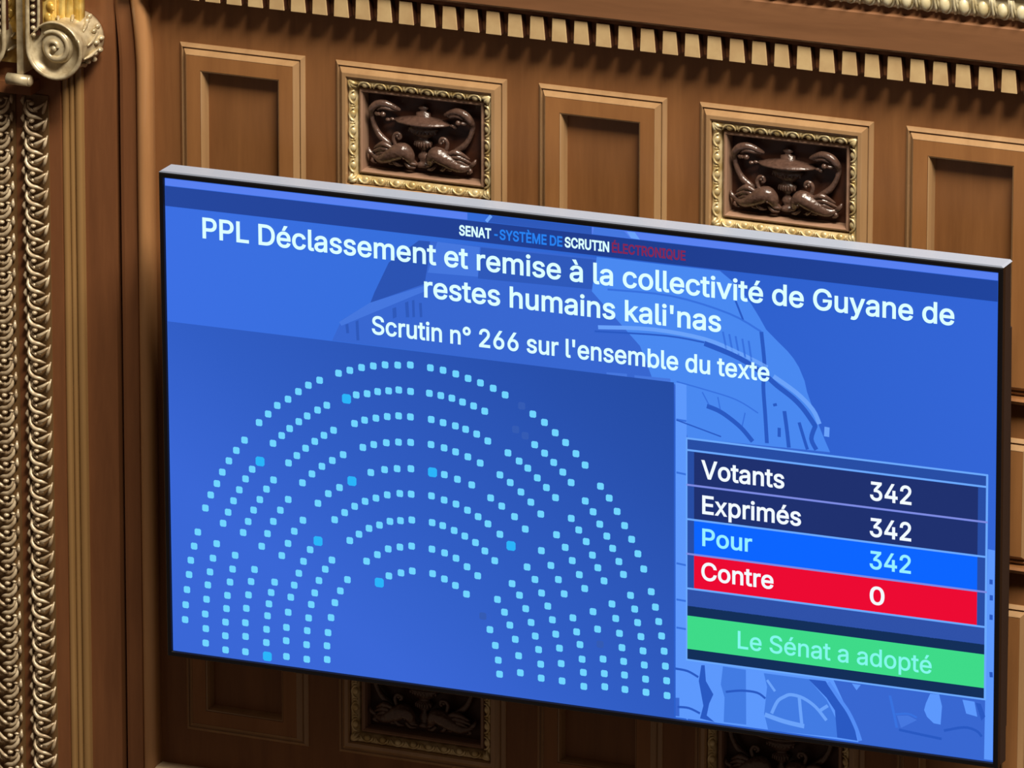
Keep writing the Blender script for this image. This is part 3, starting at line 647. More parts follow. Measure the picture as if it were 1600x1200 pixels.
GLY = json.loads(r'''{" ":[188,[],[]],"'":[206,[[78,318,70,509,136,509,128,318]]],"-":[453,[[337,244,337,188,114,188,114,244]]],"0":[453,[[227,-7,199,-5,174,1,151,11,130,24,111,41,95,62,80,86,69,113,60,144,53,178,49,214,48,254,49,294,53,330,60,364,69,395,81,422,95,447,112,467,130,484,151,498,174,508,200,514,227,516,254,514,279,508,302,498,323,484,342,467,358,447,372,422,384,395,393,364,400,330,404,294,405,254,404,214,400,178,393,144,384,113,373,86,359,62,342,41,323,24,302,11,279,1,254,-5],[227,50,245,51,261,56,276,63,290,74,303,87,313,103,323,122,330,144,336,168,340,194,343,223,344,254,343,285,340,314,336,341,330,365,323,387,313,405,303,422,290,435,276,446,261,453,245,458,227,460,209,458,192,453,177,446,163,435,151,422,140,405,131,387,123,365,117,341,113,314,110,285,109,254,110,223,113,194,117,168,123,144,131,122,140,103,151,87,163,74,177,63,192,56,209,51]]],"2":[453,[[64,0,64,47,234,229,282,282,291,294,299,305,305,316,311,327,315,337,318,348,320,360,320,371,319,385,317,397,313,408,308,419,301,428,293,436,283,443,273,449,262,454,250,457,237,459,224,460,209,459,196,457,184,453,172,447,162,441,153,433,145,424,139,413,134,402,130,390,128,376,127,362,66,362,67,384,71,405,77,424,86,442,98,459,111,473,126,486,143,496,162,505,182,511,203,514,225,516,247,514,268,511,288,505,306,497,323,486,337,474,350,461,361,445,370,428,376,411,380,392,381,372,380,358,378,345,375,331,371,318,365,304,357,290,347,275,336,259,322,241,306,223,288,202,267,180,153,60,153,57,389,57,389,0]]],"3":[453,[[218,-7,195,-6,173,-3,152,2,133,10,114,19,98,30,83,43,70,57,60,74,52,91,46,111,44,132,109,132,111,119,115,107,120,97,126,87,134,78,144,71,154,64,165,59,178,55,191,52,204,50,219,50,234,51,248,53,262,56,275,61,287,67,297,74,307,83,315,93,321,104,325,116,328,130,329,145,328,158,326,172,322,184,316,196,308,207,299,217,288,226,275,234,260,240,242,244,223,247,201,248,157,248,157,299,288,448,288,452,70,452,70,509,372,509,372,461,211,278,211,289,239,290,264,288,287,284,308,276,327,265,344,253,359,239,371,222,381,205,387,186,392,166,393,145,392,123,387,103,380,84,370,66,358,50,344,36,327,23,309,12,288,4,266,-2,243,-6]]],"4":[453,[[40,105,40,158,247,509,311,509,109,166,109,163,413,163,413,105],[282,0,282,121,282,146,282,318,343,318,343,0]]],"6":[453,[[226,-7,203,-5,182,-1,161,5,142,15,125,26,109,40,96,56,84,74,75,94,69,115,65,138,64,162,65,180,68,199,73,219,80,239,89,261,102,285,118,311,137,340,252,509,322,509,151,261,145,261,149,268,154,275,159,281,165,288,172,293,179,299,187,303,196,307,205,310,214,312,224,314,235,314,257,313,278,309,298,303,316,295,332,284,346,271,359,257,370,240,378,221,384,201,388,180,389,157,388,134,384,112,377,92,368,73,356,55,343,39,327,26,310,14,291,5,271,-2,249,-6],[226,48,241,49,254,52,267,56,279,63,289,70,299,79,307,90,314,101,320,114,324,128,327,142,327,157,327,173,324,187,320,201,314,213,307,225,299,235,289,244,279,251,267,258,254,262,241,264,226,265,212,264,198,262,186,258,174,252,163,244,153,235,145,225,138,214,132,201,128,188,126,174,125,158,126,143,128,128,132,114,138,102,145,90,153,79,163,70,174,63,186,56,198,52,212,49]]],"A":[480,[[16,0,201,509,276,509,463,0,395,0,287,302,264,372,232,478,245,478,213,371,191,302,85,0],[110,142,110,199,370,199,370,142]]],"C":[510,[[267,-7,235,-5,205,1,177,11,150,25,126,42,104,63,86,88,70,115,57,146,48,179,42,215,40,254,42,293,48,329,57,362,70,393,86,421,104,445,126,466,150,484,177,498,205,508,235,514,267,516,286,515,305,513,323,509,340,504,357,498,373,490,388,481,402,471,415,460,427,447,438,433,448,418,456,402,463,385,469,367,473,348,408,348,405,361,401,373,395,384,389,395,382,404,375,413,366,421,357,428,348,435,337,440,327,445,315,449,304,452,292,454,280,455,267,456,245,454,223,450,203,443,184,432,166,419,150,403,137,385,125,364,116,340,109,314,105,285,103,254,105,223,109,194,116,168,125,145,137,123,151,105,166,89,184,76,203,66,223,59,245,54,267,53,280,53,292,55,304,57,315,60,327,64,337,69,348,74,357,81,366,88,375,96,382,105,389,114,395,125,401,136,405,148,408,160,473,160,469,142,463,124,457,107,448,91,438,76,428,62,416,49,402,38,388,28,373,19,357,11,341,5,323,0,305,-4,286,-6]]],"D":[502,[[219,0,96,0,96,57,215,57,244,58,272,63,296,70,318,81,337,94,354,110,368,128,379,149,388,172,394,198,398,226,399,255,398,285,394,312,388,337,379,361,368,381,354,399,338,415,320,428,299,438,275,446,249,450,221,452,93,452,93,509,225,509,261,507,294,501,325,492,353,478,377,461,399,441,418,418,433,391,446,361,455,329,460,293,462,255,460,217,455,181,446,149,433,119,417,92,398,68,376,48,351,31,322,17,291,8,256,2],[125,509,125,0,60,0,60,509]]],"E":[419,[[60,0,60,509,372,509,372,452,125,452,125,286,355,286,355,229,125,229,125,57,375,57,375,0]]],"G":[520,[[269,-7,236,-5,205,1,176,11,149,25,125,43,104,64,85,88,69,116,57,146,47,179,42,215,40,254,42,293,47,329,57,362,69,393,85,421,103,445,125,466,149,484,175,498,203,508,233,514,265,516,285,515,304,513,322,509,340,504,358,497,374,489,389,480,403,469,416,458,429,445,439,431,449,416,458,401,465,384,470,367,474,349,408,349,404,361,399,372,393,383,387,393,380,403,373,411,365,420,356,427,347,434,337,439,326,444,315,448,304,452,291,454,279,455,265,456,243,454,222,450,202,443,183,432,166,419,150,404,137,385,125,364,116,340,109,314,105,285,103,254,105,223,109,194,116,168,125,145,137,124,151,105,166,90,184,76,203,66,224,59,246,54,269,53,290,54,309,57,328,63,345,71,360,81,374,93,386,107,396,123,404,141,410,160,414,180,415,202,434,199,283,199,283,256,478,256,478,200,476,170,471,141,463,115,451,91,436,69,419,50,399,33,377,19,352,8,326,0,298,-5]]],"I":[300,[[31,0,31,57,118,57,118,452,31,452,31,509,269,509,269,452,183,452,183,57,269,57,269,0]]],"L":[393,[[60,0,60,509,125,509,125,57,361,57,361,0]]],"M":[628,[[60,0,60,509,152,509,277,187,287,159,299,123,311,84,322,49,307,49,318,83,330,121,342,158,352,187,476,509,568,509,568,0,504,0,504,291,504,327,505,369,506,413,507,457,513,457,498,409,482,363,467,322,456,291,342,0,286,0,170,291,159,321,145,361,129,408,112,457,119,457,120,416,121,372,122,328,122,291,122,0]]],"N":[523,[[60,0,60,509,136,509,343,183,363,151,388,107,414,55,405,54,401,108,399,157,399,195,399,509,463,509,463,0,387,0,202,290,177,331,148,381,108,452,119,454,122,384,124,328,125,291,125,0]]],"O":[533,[[267,-7,235,-5,205,1,177,11,150,25,126,42,105,63,86,88,70,115,57,146,48,179,42,215,40,254,42,293,48,329,57,362,70,393,86,421,105,445,126,466,150,484,177,498,205,508,235,514,267,516,299,514,329,508,357,498,384,484,408,466,429,445,448,421,464,393,477,362,486,329,491,293,493,254,491,215,486,179,477,146,464,115,448,88,429,63,408,42,384,25,357,11,329,1,299,-5],[267,53,289,54,310,59,330,66,349,76,367,89,383,105,396,123,408,144,418,168,425,194,429,223,430,254,429,286,425,314,418,341,408,365,396,386,383,404,367,420,349,433,330,443,310,450,289,454,267,456,245,454,223,450,203,443,184,433,167,420,151,404,137,385,125,364,116,340,109,314,105,285,103,254,105,223,109,194,116,168,125,144,137,123,151,105,167,89,184,76,203,66,223,59,245,54]]],"P":[445,[[60,0,60,509,235,509,263,507,289,503,312,497,332,487,350,476,366,462,379,447,390,430,398,411,404,391,407,370,409,348,407,325,404,304,398,284,390,265,379,248,366,233,350,219,332,207,312,198,289,191,263,187,235,186,109,186,109,242,233,242,252,243,269,246,284,250,297,256,308,264,318,272,327,282,333,294,338,306,342,319,344,333,344,348,344,362,342,376,338,389,333,402,326,413,318,423,308,431,297,439,284,444,268,449,251,451,232,452,125,452,125,0]]],"Q":[533,[[245,159,313,159,369,85,384,65,468,-48,401,-48,346,27,331,46],[267,-7,235,-5,205,1,177,11,150,25,126,42,105,63,86,88,70,115,57,146,48,179,42,215,40,254,42,293,48,329,57,362,70,393,86,421,105,445,126,466,150,484,177,498,205,508,235,514,267,516,299,514,329,508,357,498,384,484,408,466,429,445,448,421,464,393,477,362,486,329,491,293,493,254,491,215,486,179,477,146,464,115,448,88,429,63,408,42,384,25,357,11,329,1,299,-5],[267,53,289,54,310,59,330,66,349,76,367,89,383,105,396,123,408,144,418,168,425,194,429,223,430,254,429,286,425,314,418,341,408,365,396,386,383,404,367,420,349,433,330,443,310,450,289,454,267,456,245,454,223,450,203,443,184,433,167,420,151,404,137,385,125,364,116,340,109,314,105,285,103,254,105,223,109,194,116,168,125,144,137,123,151,105,167,89,184,76,203,66,223,59,245,54]]],"R":[449,[[60,0,60,509,236,509,264,507,290,504,313,497,333,489,351,478,367,465,380,450,390,433,399,415,405,395,408,374,409,352,408,330,405,309,399,290,390,271,380,255,367,240,351,228,333,217,312,209,289,203,264,199,236,198,96,198,96,255,234,255,252,256,269,258,284,262,298,267,309,273,319,281,327,290,334,300,339,312,342,324,344,338,345,352,344,367,342,380,339,393,334,405,327,415,319,425,309,433,298,440,284,445,269,449,252,451,233,452,125,452,125,0],[353,0,230,229,303,229,428,0]]],"S":[447,[[224,-9,197,-8,172,-4,149,1,128,9,108,19,91,31,76,45,64,60,54,77,46,96,41,115,38,137,104,137,107,123,110,110,116,98,123,88,132,79,142,71,154,64,166,59,180,55,194,52,209,50,224,49,241,50,257,52,272,55,286,60,299,66,311,74,321,82,329,92,336,102,341,114,345,126,346,139,345,151,342,161,338,171,332,179,325,186,316,193,307,199,296,205,284,209,272,214,259,218,245,222,184,239,154,249,128,260,105,274,86,289,71,307,60,326,54,348,52,372,53,393,58,413,65,431,75,448,87,463,102,476,119,488,138,498,158,506,180,511,203,514,227,516,252,514,275,511,296,505,316,498,334,488,351,476,365,463,377,449,387,433,394,415,399,397,401,378,337,378,334,396,326,412,316,426,302,437,286,447,267,453,247,457,225,459,209,458,194,456,180,452,167,448,156,442,145,435,136,427,129,418,123,409,118,398,116,387,115,376,116,363,119,352,124,342,131,334,139,326,148,319,158,313,169,308,180,304,191,300,202,296,212,293,264,279,312,264,324,258,336,252,347,245,359,238,369,229,379,220,387,209,395,198,401,185,405,171,407,155,408,139,407,118,403,99,396,81,386,64,374,48,360,34,343,21,323,11,302,2,278,-4,252,-8]]],"T":[449,[[32,452,32,509,417,509,417,452,257,452,257,0,193,0,193,452]]],"U":[517,[[259,-8,230,-7,203,-2,177,5,154,15,133,28,114,43,98,60,85,80,74,101,66,124,62,148,60,173,60,509,124,509,124,178,125,160,128,144,133,128,141,113,150,99,160,87,173,77,187,68,203,61,220,56,239,53,259,52,279,53,298,56,315,61,331,68,345,77,357,87,368,99,377,113,384,128,389,144,392,160,393,178,393,509,457,509,457,173,456,148,451,124,443,101,433,80,419,60,403,43,384,28,363,15,340,5,315,-2,288,-7]]],"V":[480,[[204,0,16,509,84,509,192,206,215,137,248,31,235,31,267,138,290,206,395,509,463,509,278,0]]],"Y":[472,[[203,0,203,208,16,509,91,509,192,344,222,292,229,279,236,264,243,248,250,230,224,230,231,248,237,265,244,280,251,293,280,344,381,509,455,509,268,208,268,0]]],"a":[389,[[160,-9,142,-8,126,-5,110,-1,94,5,80,12,68,22,57,32,48,45,40,58,35,73,31,90,30,108,31,123,34,138,38,150,43,161,50,171,58,179,67,187,78,193,89,199,100,203,112,207,125,211,178,220,234,227,244,228,252,230,259,232,265,235,270,238,273,243,275,248,276,255,276,257,275,268,273,279,271,288,267,297,262,304,256,311,248,317,240,322,230,326,220,329,208,330,196,331,183,330,171,329,159,326,149,322,140,318,132,313,124,307,118,301,112,294,107,288,103,281,100,274,41,291,48,308,57,322,67,335,79,346,91,355,104,364,118,370,133,375,148,379,163,382,179,384,194,384,204,384,215,383,227,382,239,379,251,376,263,372,275,367,286,360,296,353,306,343,315,333,322,320,329,306,333,290,336,272,337,251,337,0,277,0,277,52,272,52,269,45,264,38,258,32,252,25,244,18,236,12,226,6,215,1,203,-3,190,-6,176,-8],[170,45,187,46,202,49,216,53,228,59,239,66,248,74,257,83,263,93,269,104,272,115,275,126,276,138,276,190,273,188,270,186,265,184,259,182,231,176,200,171,175,168,165,166,154,164,144,162,134,159,125,155,117,150,110,145,103,139,98,132,95,124,93,115,92,105,92,95,94,87,98,79,102,72,107,66,114,61,121,56,130,52,139,49,149,47,159,46]]],"b":[424,[[229,-8,213,-7,198,-5,184,-1,172,4,162,10,153,17,145,24,138,31,118,59,112,59,112,0,53,0,53,509,114,509,114,319,118,319,137,346,144,353,152,360,161,367,171,373,183,378,197,381,212,384,229,384,252,383,274,378,294,371,313,361,330,347,345,332,359,313,370,293,379,270,385,245,389,218,390,189,389,160,385,133,379,108,370,84,359,64,346,45,330,29,313,16,294,5,274,-2,252,-7],[220,47,237,48,253,51,267,57,279,66,291,76,301,88,309,101,316,117,321,133,325,151,327,170,328,189,327,209,325,227,321,245,316,261,309,276,301,290,291,301,280,311,267,319,253,325,237,329,220,330,203,329,188,325,174,320,161,312,150,302,140,291,132,278,125,263,120,247,116,229,113,210,113,189,113,169,116,150,120,132,125,115,132,100,140,86,150,75,162,65,174,57,188,51,204,48]]],"c":[396,[[207,-8,182,-7,159,-2,137,6,117,16,98,30,82,46,68,64,56,85,46,108,40,133,36,159,34,187,36,216,40,243,46,268,56,291,68,312,82,330,98,346,117,360,137,371,159,378,182,383,207,384,221,384,234,383,247,380,260,377,272,373,284,368,295,362,305,356,315,349,324,341,332,332,340,322,347,312,353,301,358,289,362,277,303,262,301,269,298,276,294,283,290,289,286,295,281,301,276,306,270,311,264,315,257,319,250,322,242,325,234,327,226,329,217,329,207,330,189,329,173,325,158,319,145,310,134,300,124,287,115,274,108,258,103,242,99,224,97,206,96,187,97,169,99,151,103,134,108,117,115,102,124,89,134,76,145,66,158,57,173,51,189,48,207,46,217,47,226,48,234,49,243,52,250,54,258,58,264,62,271,66,277,71,282,76,287,82,292,89,296,95,299,102,302,110,304,117,363,102,359,90,354,78,348,67,341,56,334,46,325,37,316,29,306,21,296,15,285,9,273,4,261,-1,248,-4,235,-6,221,-8]]],"d":[424,[[195,-8,172,-7,151,-2,130,5,111,16,94,29,79,45,66,64,55,84,46,108,39,133,35,160,34,189,35,218,39,245,46,270,55,293,66,313,79,332,95,347,112,361,131,371,151,378,173,383,196,384,213,384,228,381,241,378,253,373,263,367,272,360,280,353,287,346,306,319,311,319,311,509,372,509,372,0,313,0,313,59,307,59,287,31,280,24,272,17,263,10,252,4,241,-1,227,-5,212,-7],[205,47,221,48,236,51,250,57,263,65,274,75,284,86,293,100,299,115,305,132,309,150,311,169,312,189,311,210,309,229,305,247,300,263,293,278,284,291,275,302,263,312,251,320,237,325,221,329,205,330,187,329,172,325,157,319,145,311,133,301,124,290,115,276,108,261,103,245,99,227,97,209,96,189,97,170,99,151,103,133,109,117,115,101,124,88,134,76,145,66,158,57,172,51,188,48]]],"e":[404,[[212,-8,185,-7,161,-2,138,6,117,16,98,30,82,46,68,64,56,85,46,108,40,132,35,159,34,187,35,215,39,242,46,267,55,290,67,311,81,329,97,346,115,359,135,370,157,378,180,383,205,384,221,384,236,382,251,379,266,374,280,368,294,361,307,351,319,341,331,329,341,315,350,299,357,282,363,263,368,242,370,219,371,194,371,169,75,169,75,221,338,221,310,202,309,220,307,237,303,254,298,269,291,282,283,294,273,305,263,314,250,321,237,326,222,329,205,330,189,329,173,326,159,321,146,313,135,304,125,294,116,282,109,270,103,256,99,241,97,226,96,211,96,178,97,157,100,139,104,122,110,106,118,92,128,80,139,70,151,61,165,55,179,50,195,47,212,46,224,47,234,48,244,50,254,53,263,56,271,61,278,66,285,73,292,80,297,88,302,96,306,105,365,91,360,77,353,63,345,51,335,39,324,29,311,19,298,11,283,4,266,-1,249,-5,231,-7]]],"h":[410,[[114,227,114,0,53,0,53,509,114,509,114,287,102,287,112,312,124,332,137,349,152,362,169,372,187,379,207,383,227,384,246,383,264,380,280,376,295,369,309,360,321,349,332,336,341,321,348,304,353,285,356,264,357,240,357,0,296,0,296,235,295,256,290,275,283,291,273,304,260,315,246,323,229,328,210,329,197,328,184,326,172,322,161,317,150,311,141,303,133,293,126,283,121,271,117,257,114,243]]],"i":[167,[[53,0,53,379,114,379,114,0],[84,443,75,444,67,446,60,449,54,455,48,461,44,468,42,475,41,483,42,491,44,499,48,506,54,512,60,517,67,521,75,523,84,524,92,523,100,521,107,517,114,512,119,506,123,499,126,491,126,483,126,475,123,468,119,461,114,455,107,449,100,446,92,444]]],"k":[381,[[110,137,110,212,121,212,284,379,360,379,184,199,177,199],[53,0,53,509,114,509,114,0],[294,0,148,186,191,229,372,0]]],"l":[189,[[139,-2,119,-1,101,3,86,10,74,20,65,33,58,47,54,65,53,84,53,509,114,509,114,99,114,87,115,77,117,68,120,62,124,58,130,54,137,53,146,52,160,53,170,54,181,3,162,-1]]],"m":[610,[[53,0,53,379,112,379,112,295,108,295,112,310,118,323,125,335,132,346,141,355,151,363,161,370,172,376,183,380,195,384,207,386,219,386,239,385,257,380,273,372,287,361,299,347,309,331,316,314,321,295,312,295,317,308,322,321,329,332,337,343,347,353,357,361,368,369,381,375,394,380,407,383,422,385,437,386,453,385,468,383,483,378,497,372,510,364,522,354,532,342,541,328,548,313,553,296,556,276,557,255,557,0,496,0,496,254,494,273,490,289,483,302,473,313,460,321,447,326,433,329,419,330,406,330,395,328,384,324,374,320,365,314,358,307,351,299,345,290,341,280,338,270,336,259,335,247,335,0,274,0,274,260,273,275,269,288,262,301,253,311,242,320,229,326,215,329,199,330,188,330,178,328,168,325,158,320,148,314,140,307,132,299,126,289,121,278,117,266,114,253,114,238,114,0]]],"n":[410,[[114,227,114,0,53,0,53,379,112,379,112,287,102,287,112,312,124,332,137,349,152,362,169,372,187,379,207,383,227,384,246,383,264,380,280,376,295,369,309,360,321,349,332,336,341,321,348,304,353,285,356,264,357,240,357,0,296,0,296,235,295,256,290,275,283,291,273,304,260,315,246,323,229,328,210,329,197,328,184,326,172,322,161,317,150,311,141,303,133,293,126,283,121,271,117,257,114,243]]],"o":[415,[[207,-8,182,-7,159,-2,137,6,117,16,98,30,82,46,68,64,56,85,46,108,40,133,36,159,34,187,36,216,40,243,46,268,56,291,68,312,82,330,98,346,117,360,137,371,159,378,182,383,207,384,233,383,256,378,278,371,299,360,317,346,333,330,347,312,359,291,369,268,376,243,380,216,381,187,380,159,376,133,369,108,359,85,347,64,333,46,317,30,299,16,278,6,256,-2,233,-7],[207,46,226,48,242,51,257,57,270,66,282,76,292,89,300,102,307,117,312,134,316,151,318,169,319,187,318,206,316,224,312,242,307,258,300,274,292,287,282,300,270,310,257,319,242,325,226,329,207,330,189,329,173,325,158,319,145,310,134,300,124,287,115,274,108,258,103,242,99,224,97,206,96,187,97,169,99,151,103,134,108,117,115,102,124,89,134,76,145,66,158,57,173,51,189,48]]],"p":[424,[[53,-143,53,379,112,379,112,319,118,319,137,346,144,353,152,360,161,367,171,373,183,378,197,381,212,384,229,384,252,383,274,378,294,371,313,361,330,347,345,332,359,313,370,293,379,270,385,245,389,218,390,189,389,160,385,133,379,108,370,84,359,64,346,45,330,29,313,16,294,5,274,-2,252,-7,229,-8,213,-7,198,-5,184,-1,173,4,162,10,153,17,145,24,138,31,118,59,114,59,114,-143],[220,47,237,48,253,51,267,57,279,66,291,76,301,88,309,101,316,117,321,133,325,151,327,170,328,189,327,209,325,227,321,245,316,261,309,276,301,290,291,301,280,311,267,319,253,325,237,329,220,330,203,329,188,325,174,320,161,312,150,302,140,291,132,278,125,263,120,247,116,229,113,210,113,189,113,169,116,150,120,132,125,115,132,100,140,86,150,75,162,65,174,57,188,51,204,48]]],"r":[259,[[53,0,53,379,112,379,112,321,115,321,122,335,130,347,140,358,152,367,166,375,181,380,196,384,213,385,229,384,243,384,243,322,230,324,207,326,194,325,182,323,170,319,159,315,149,309,140,301,132,293,126,284,121,273,117,262,114,250,114,237,114,0]]],"s":[365,[[182,-8,163,-7,145,-5,128,-2,112,3,98,10,84,18,72,27,62,38,53,50,45,63,40,78,36,94,94,107,99,92,105,79,114,69,124,60,136,54,150,49,165,46,181,45,200,46,217,50,232,55,244,62,255,71,262,81,267,91,268,103,267,112,265,121,260,129,254,136,246,142,237,147,225,151,212,155,149,170,125,177,104,186,87,196,72,208,61,222,53,237,48,255,47,274,48,290,51,305,57,319,65,332,75,343,87,354,100,363,115,370,131,377,149,381,167,384,187,384,206,384,223,381,239,378,254,372,267,366,279,358,290,349,299,339,307,328,314,316,319,303,324,290,268,277,264,288,258,298,251,307,243,316,232,323,219,328,205,331,187,333,171,332,156,329,143,324,131,317,121,308,114,299,110,289,109,277,110,267,112,258,117,250,124,243,133,237,144,232,157,227,172,223,229,209,254,202,275,194,292,183,306,171,317,158,325,142,330,125,331,107,330,90,326,75,321,61,312,47,302,35,290,24,276,15,260,6,242,0,223,-5,203,-7]]],"t":[227,[[204,379,204,327,6,327,6,379],[65,471,126,471,126,98,127,86,128,76,132,68,136,61,142,56,150,53,159,51,170,50,185,51,202,54,213,2,192,-3,168,-4,145,-3,125,2,107,10,92,21,80,35,72,52,67,71,65,93]]],"u":[410,[[182,-5,164,-4,146,-1,130,4,115,11,101,20,89,31,78,44,69,59,62,76,57,95,54,116,53,139,53,379,114,379,114,144,115,123,119,105,127,89,137,75,150,64,164,56,181,52,200,50,213,51,226,53,238,57,249,62,259,69,268,77,276,86,283,97,289,109,293,122,295,137,296,153,296,379,357,379,357,0,298,0,298,92,307,92,297,67,286,47,272,30,257,17,240,7,222,0,203,-4]]],"v":[389,[[163,0,17,379,84,379,165,155,171,138,177,121,182,104,187,87,206,21,184,21,203,87,207,104,213,121,218,138,224,155,305,379,371,379,226,0]]],"x":[379,[[21,0,171,218,171,171,29,379,100,379,147,306,179,253,207,206,175,206,202,253,209,266,216,279,224,292,233,306,282,379,352,379,209,169,209,214,358,0,287,0,231,85,200,136,173,182,205,182,178,136,172,124,165,112,157,99,148,85,91,0]]],"y":[389,[[47,-139,61,-86,71,-87,80,-89,88,-90,96,-90,104,-89,111,-87,118,-84,124,-80,130,-74,136,-67,141,-58,146,-48,151,-36,163,-1,17,379,84,379,165,155,171,138,177,121,182,104,187,87,206,21,184,21,202,87,224,155,305,379,371,379,204,-58,198,-72,191,-85,184,-97,177,-107,168,-116,159,-124,150,-130,139,-136,128,-140,117,-143,104,-145,91,-145,65,-143]]],"°":[316,[[158,283,143,284,128,287,114,292,101,298,88,307,77,316,67,327,59,340,52,353,47,367,44,382,43,397,44,413,47,428,52,442,59,455,67,468,77,479,88,489,101,497,114,504,128,509,143,512,158,513,174,512,188,509,202,504,216,497,228,489,239,479,249,468,257,455,264,442,269,428,272,413,273,397,272,382,269,367,264,353,257,340,249,327,239,316,228,307,216,298,202,292,188,287,174,284],[158,334,167,335,175,336,183,339,190,343,197,347,203,353,209,359,213,366,217,373,220,381,221,389,222,397,221,406,220,414,217,422,213,430,209,437,203,443,197,448,190,453,183,457,175,459,167,461,158,462,150,461,141,459,134,457,126,453,119,448,113,443,108,437,103,430,99,422,97,414,95,406,95,397,95,389,97,381,99,373,103,366,108,359,113,353,119,347,126,343,134,339,141,336,150,335]]],"È":[419,[[60,0,60,509,372,509,372,452,125,452,125,286,355,286,355,229,125,229,125,57,375,57,375,0],[194,558,128,659,196,659,244,558]]],"É":[419,[[60,0,60,509,372,509,372,452,125,452,125,286,355,286,355,229,125,229,125,57,375,57,375,0],[191,558,239,659,307,659,241,558]]],"à":[389,[[160,-9,142,-8,126,-5,110,-1,94,5,80,12,68,22,57,32,48,45,40,58,35,73,31,90,30,108,31,123,34,138,38,150,43,161,50,171,58,179,67,187,78,193,89,199,100,203,112,207,125,211,178,220,234,227,244,228,252,230,259,232,265,235,270,238,273,243,275,248,276,255,276,257,275,268,273,279,271,288,267,297,262,304,256,311,248,317,240,322,230,326,220,329,208,330,196,331,183,330,171,329,159,326,149,322,140,318,132,313,124,307,118,301,112,294,107,288,103,281,100,274,41,291,48,308,57,322,67,335,79,346,91,355,104,364,118,370,133,375,148,379,163,382,179,384,194,384,204,384,215,383,227,382,239,379,251,376,263,372,275,367,286,360,296,353,306,343,315,333,322,320,329,306,333,290,336,272,337,251,337,0,277,0,277,52,272,52,269,45,264,38,258,32,252,25,244,18,236,12,226,6,215,1,203,-3,190,-6,176,-8],[170,45,187,46,202,49,216,53,228,59,239,66,248,74,257,83,263,93,269,104,272,115,275,126,276,138,276,190,273,188,270,186,265,184,259,182,231,176,200,171,175,168,165,166,154,164,144,162,134,159,125,155,117,150,110,145,103,139,98,132,95,124,93,115,92,105,92,95,94,87,98,79,102,72,107,66,114,61,121,56,130,52,139,49,149,47,159,46],[165,429,99,529,168,529,215,429]]],"é":[404,[[212,-8,185,-7,161,-2,138,6,117,16,98,30,82,46,68,64,56,85,46,108,40,132,35,159,34,187,35,215,39,242,46,267,55,290,67,311,81,329,97,346,115,359,135,370,157,378,180,383,205,384,221,384,236,382,251,379,266,374,280,368,294,361,307,351,319,341,331,329,341,315,350,299,357,282,363,263,368,242,370,219,371,194,371,169,75,169,75,221,338,221,310,202,309,220,307,237,303,254,298,269,291,282,283,294,273,305,263,314,250,321,237,326,222,329,205,330,189,329,173,326,159,321,146,313,135,304,125,294,116,282,109,270,103,256,99,241,97,226,96,211,96,178,97,157,100,139,104,122,110,106,118,92,128,80,139,70,151,61,165,55,179,50,195,47,212,46,224,47,234,48,244,50,254,53,263,56,271,61,278,66,285,73,292,80,297,88,302,96,306,105,365,91,360,77,353,63,345,51,335,39,324,29,311,19,298,11,283,4,266,-1,249,-5,231,-7],[177,429,225,529,293,529,227,429]]]}''')

scr = tv(MB().box(-HW, HW, 0.0, 0.009, -HH, HH), 'display_panel', E_['sky'])
T_ = 0.0003
def lay(l): return -0.0004 * l
def rect(b, mt, l, x0, x1, z0, z1):
    b.mat(E_[mt]).box(x0/1000, x1/1000, lay(l) - T_, lay(l), z0/1000, z1/1000)

clip = lambda x, z: (min(max(x, -999), 999), min(max(z, -561), 561))
b = MB()
for c, l, fl in DATA['polys']:
    b.mat(E_[c]).prism([(clip(fl[i], fl[i+1])[0]/1000, clip(fl[i], fl[i+1])[1]/1000) for i in range(0, len(fl), 2)], lay(l) - T_, lay(l))
for c, l, wd, fl in DATA['strokes']:
    b.mat(E_[c])
    P = [Vector((fl[i]/1000, fl[i+1]/1000)) for i in range(0, len(fl), 2)]
    hw = wd * 0.00075
    if len(P) > 2:
        S_ = []
        for i in range(len(P) - 1):
            p0, p1, p2, p3 = P[max(i-1, 0)], P[i], P[i+1], P[min(i+2, len(P)-1)]
            for k in range(4):
                t_ = k / 4
                S_.append(0.5 * ((2*p1) + (p2-p0)*t_ + (2*p0-5*p1+4*p2-p3)*t_*t_ + (3*p1-p0-3*p2+p3)*t_**3))
        P = S_ + [P[-1]]
    L_, R2 = [], []
    for i, p in enumerate(P):
        d = (P[min(i+1, len(P)-1)] - P[max(i-1, 0)]); d.normalize()
        nrm = Vector((-d.y, d.x)) * hw
        L_.append(p + nrm); R2.append(p - nrm)
    b.prism([(q.x, max(q.y, -0.5615)) for q in L_ + R2[::-1]], lay(l) - T_, lay(l))
tv(b, 'backdrop_picture', None, scr)

b = MB()
rect(b, 'header', 3, -999, 999, 497, 544)
tv(b, 'header_bar', None, scr)
b = MB(); rect(b, 'strip', 0.5, -999, -256, 545, 561); rect(b, 'strip', 0.5, 30, 999, 545, 561)
tv(b, 'top_strip', None, scr)
plan = tv(MB().box(-0.998, 0.2405, lay(6) - T_, lay(6), -0.5615, 0.2255), 'seat_plan', E_['seat_plan'], scr)
def rsq(b, x, z, h, l):
    c = h * 0.35
    b.prism([(x-h+c, z-h), (x+h-c, z-h), (x+h, z-h+c), (x+h, z+h-c), (x+h-c, z+h), (x-h+c, z+h), (x-h, z+h-c), (x-h, z-h+c)], lay(l) - T_, lay(l))
for x, z in DATA['big']:
    b = MB().mat(E_['dotbig']); rsq(b, x/1000, z/1000, 0.0110, 7)
    tv(b, 'seat_light', None, scr)['label'] = 'larger deep blue seat light'
near = sorted(DATA['dots'], key=lambda q: -q[0])
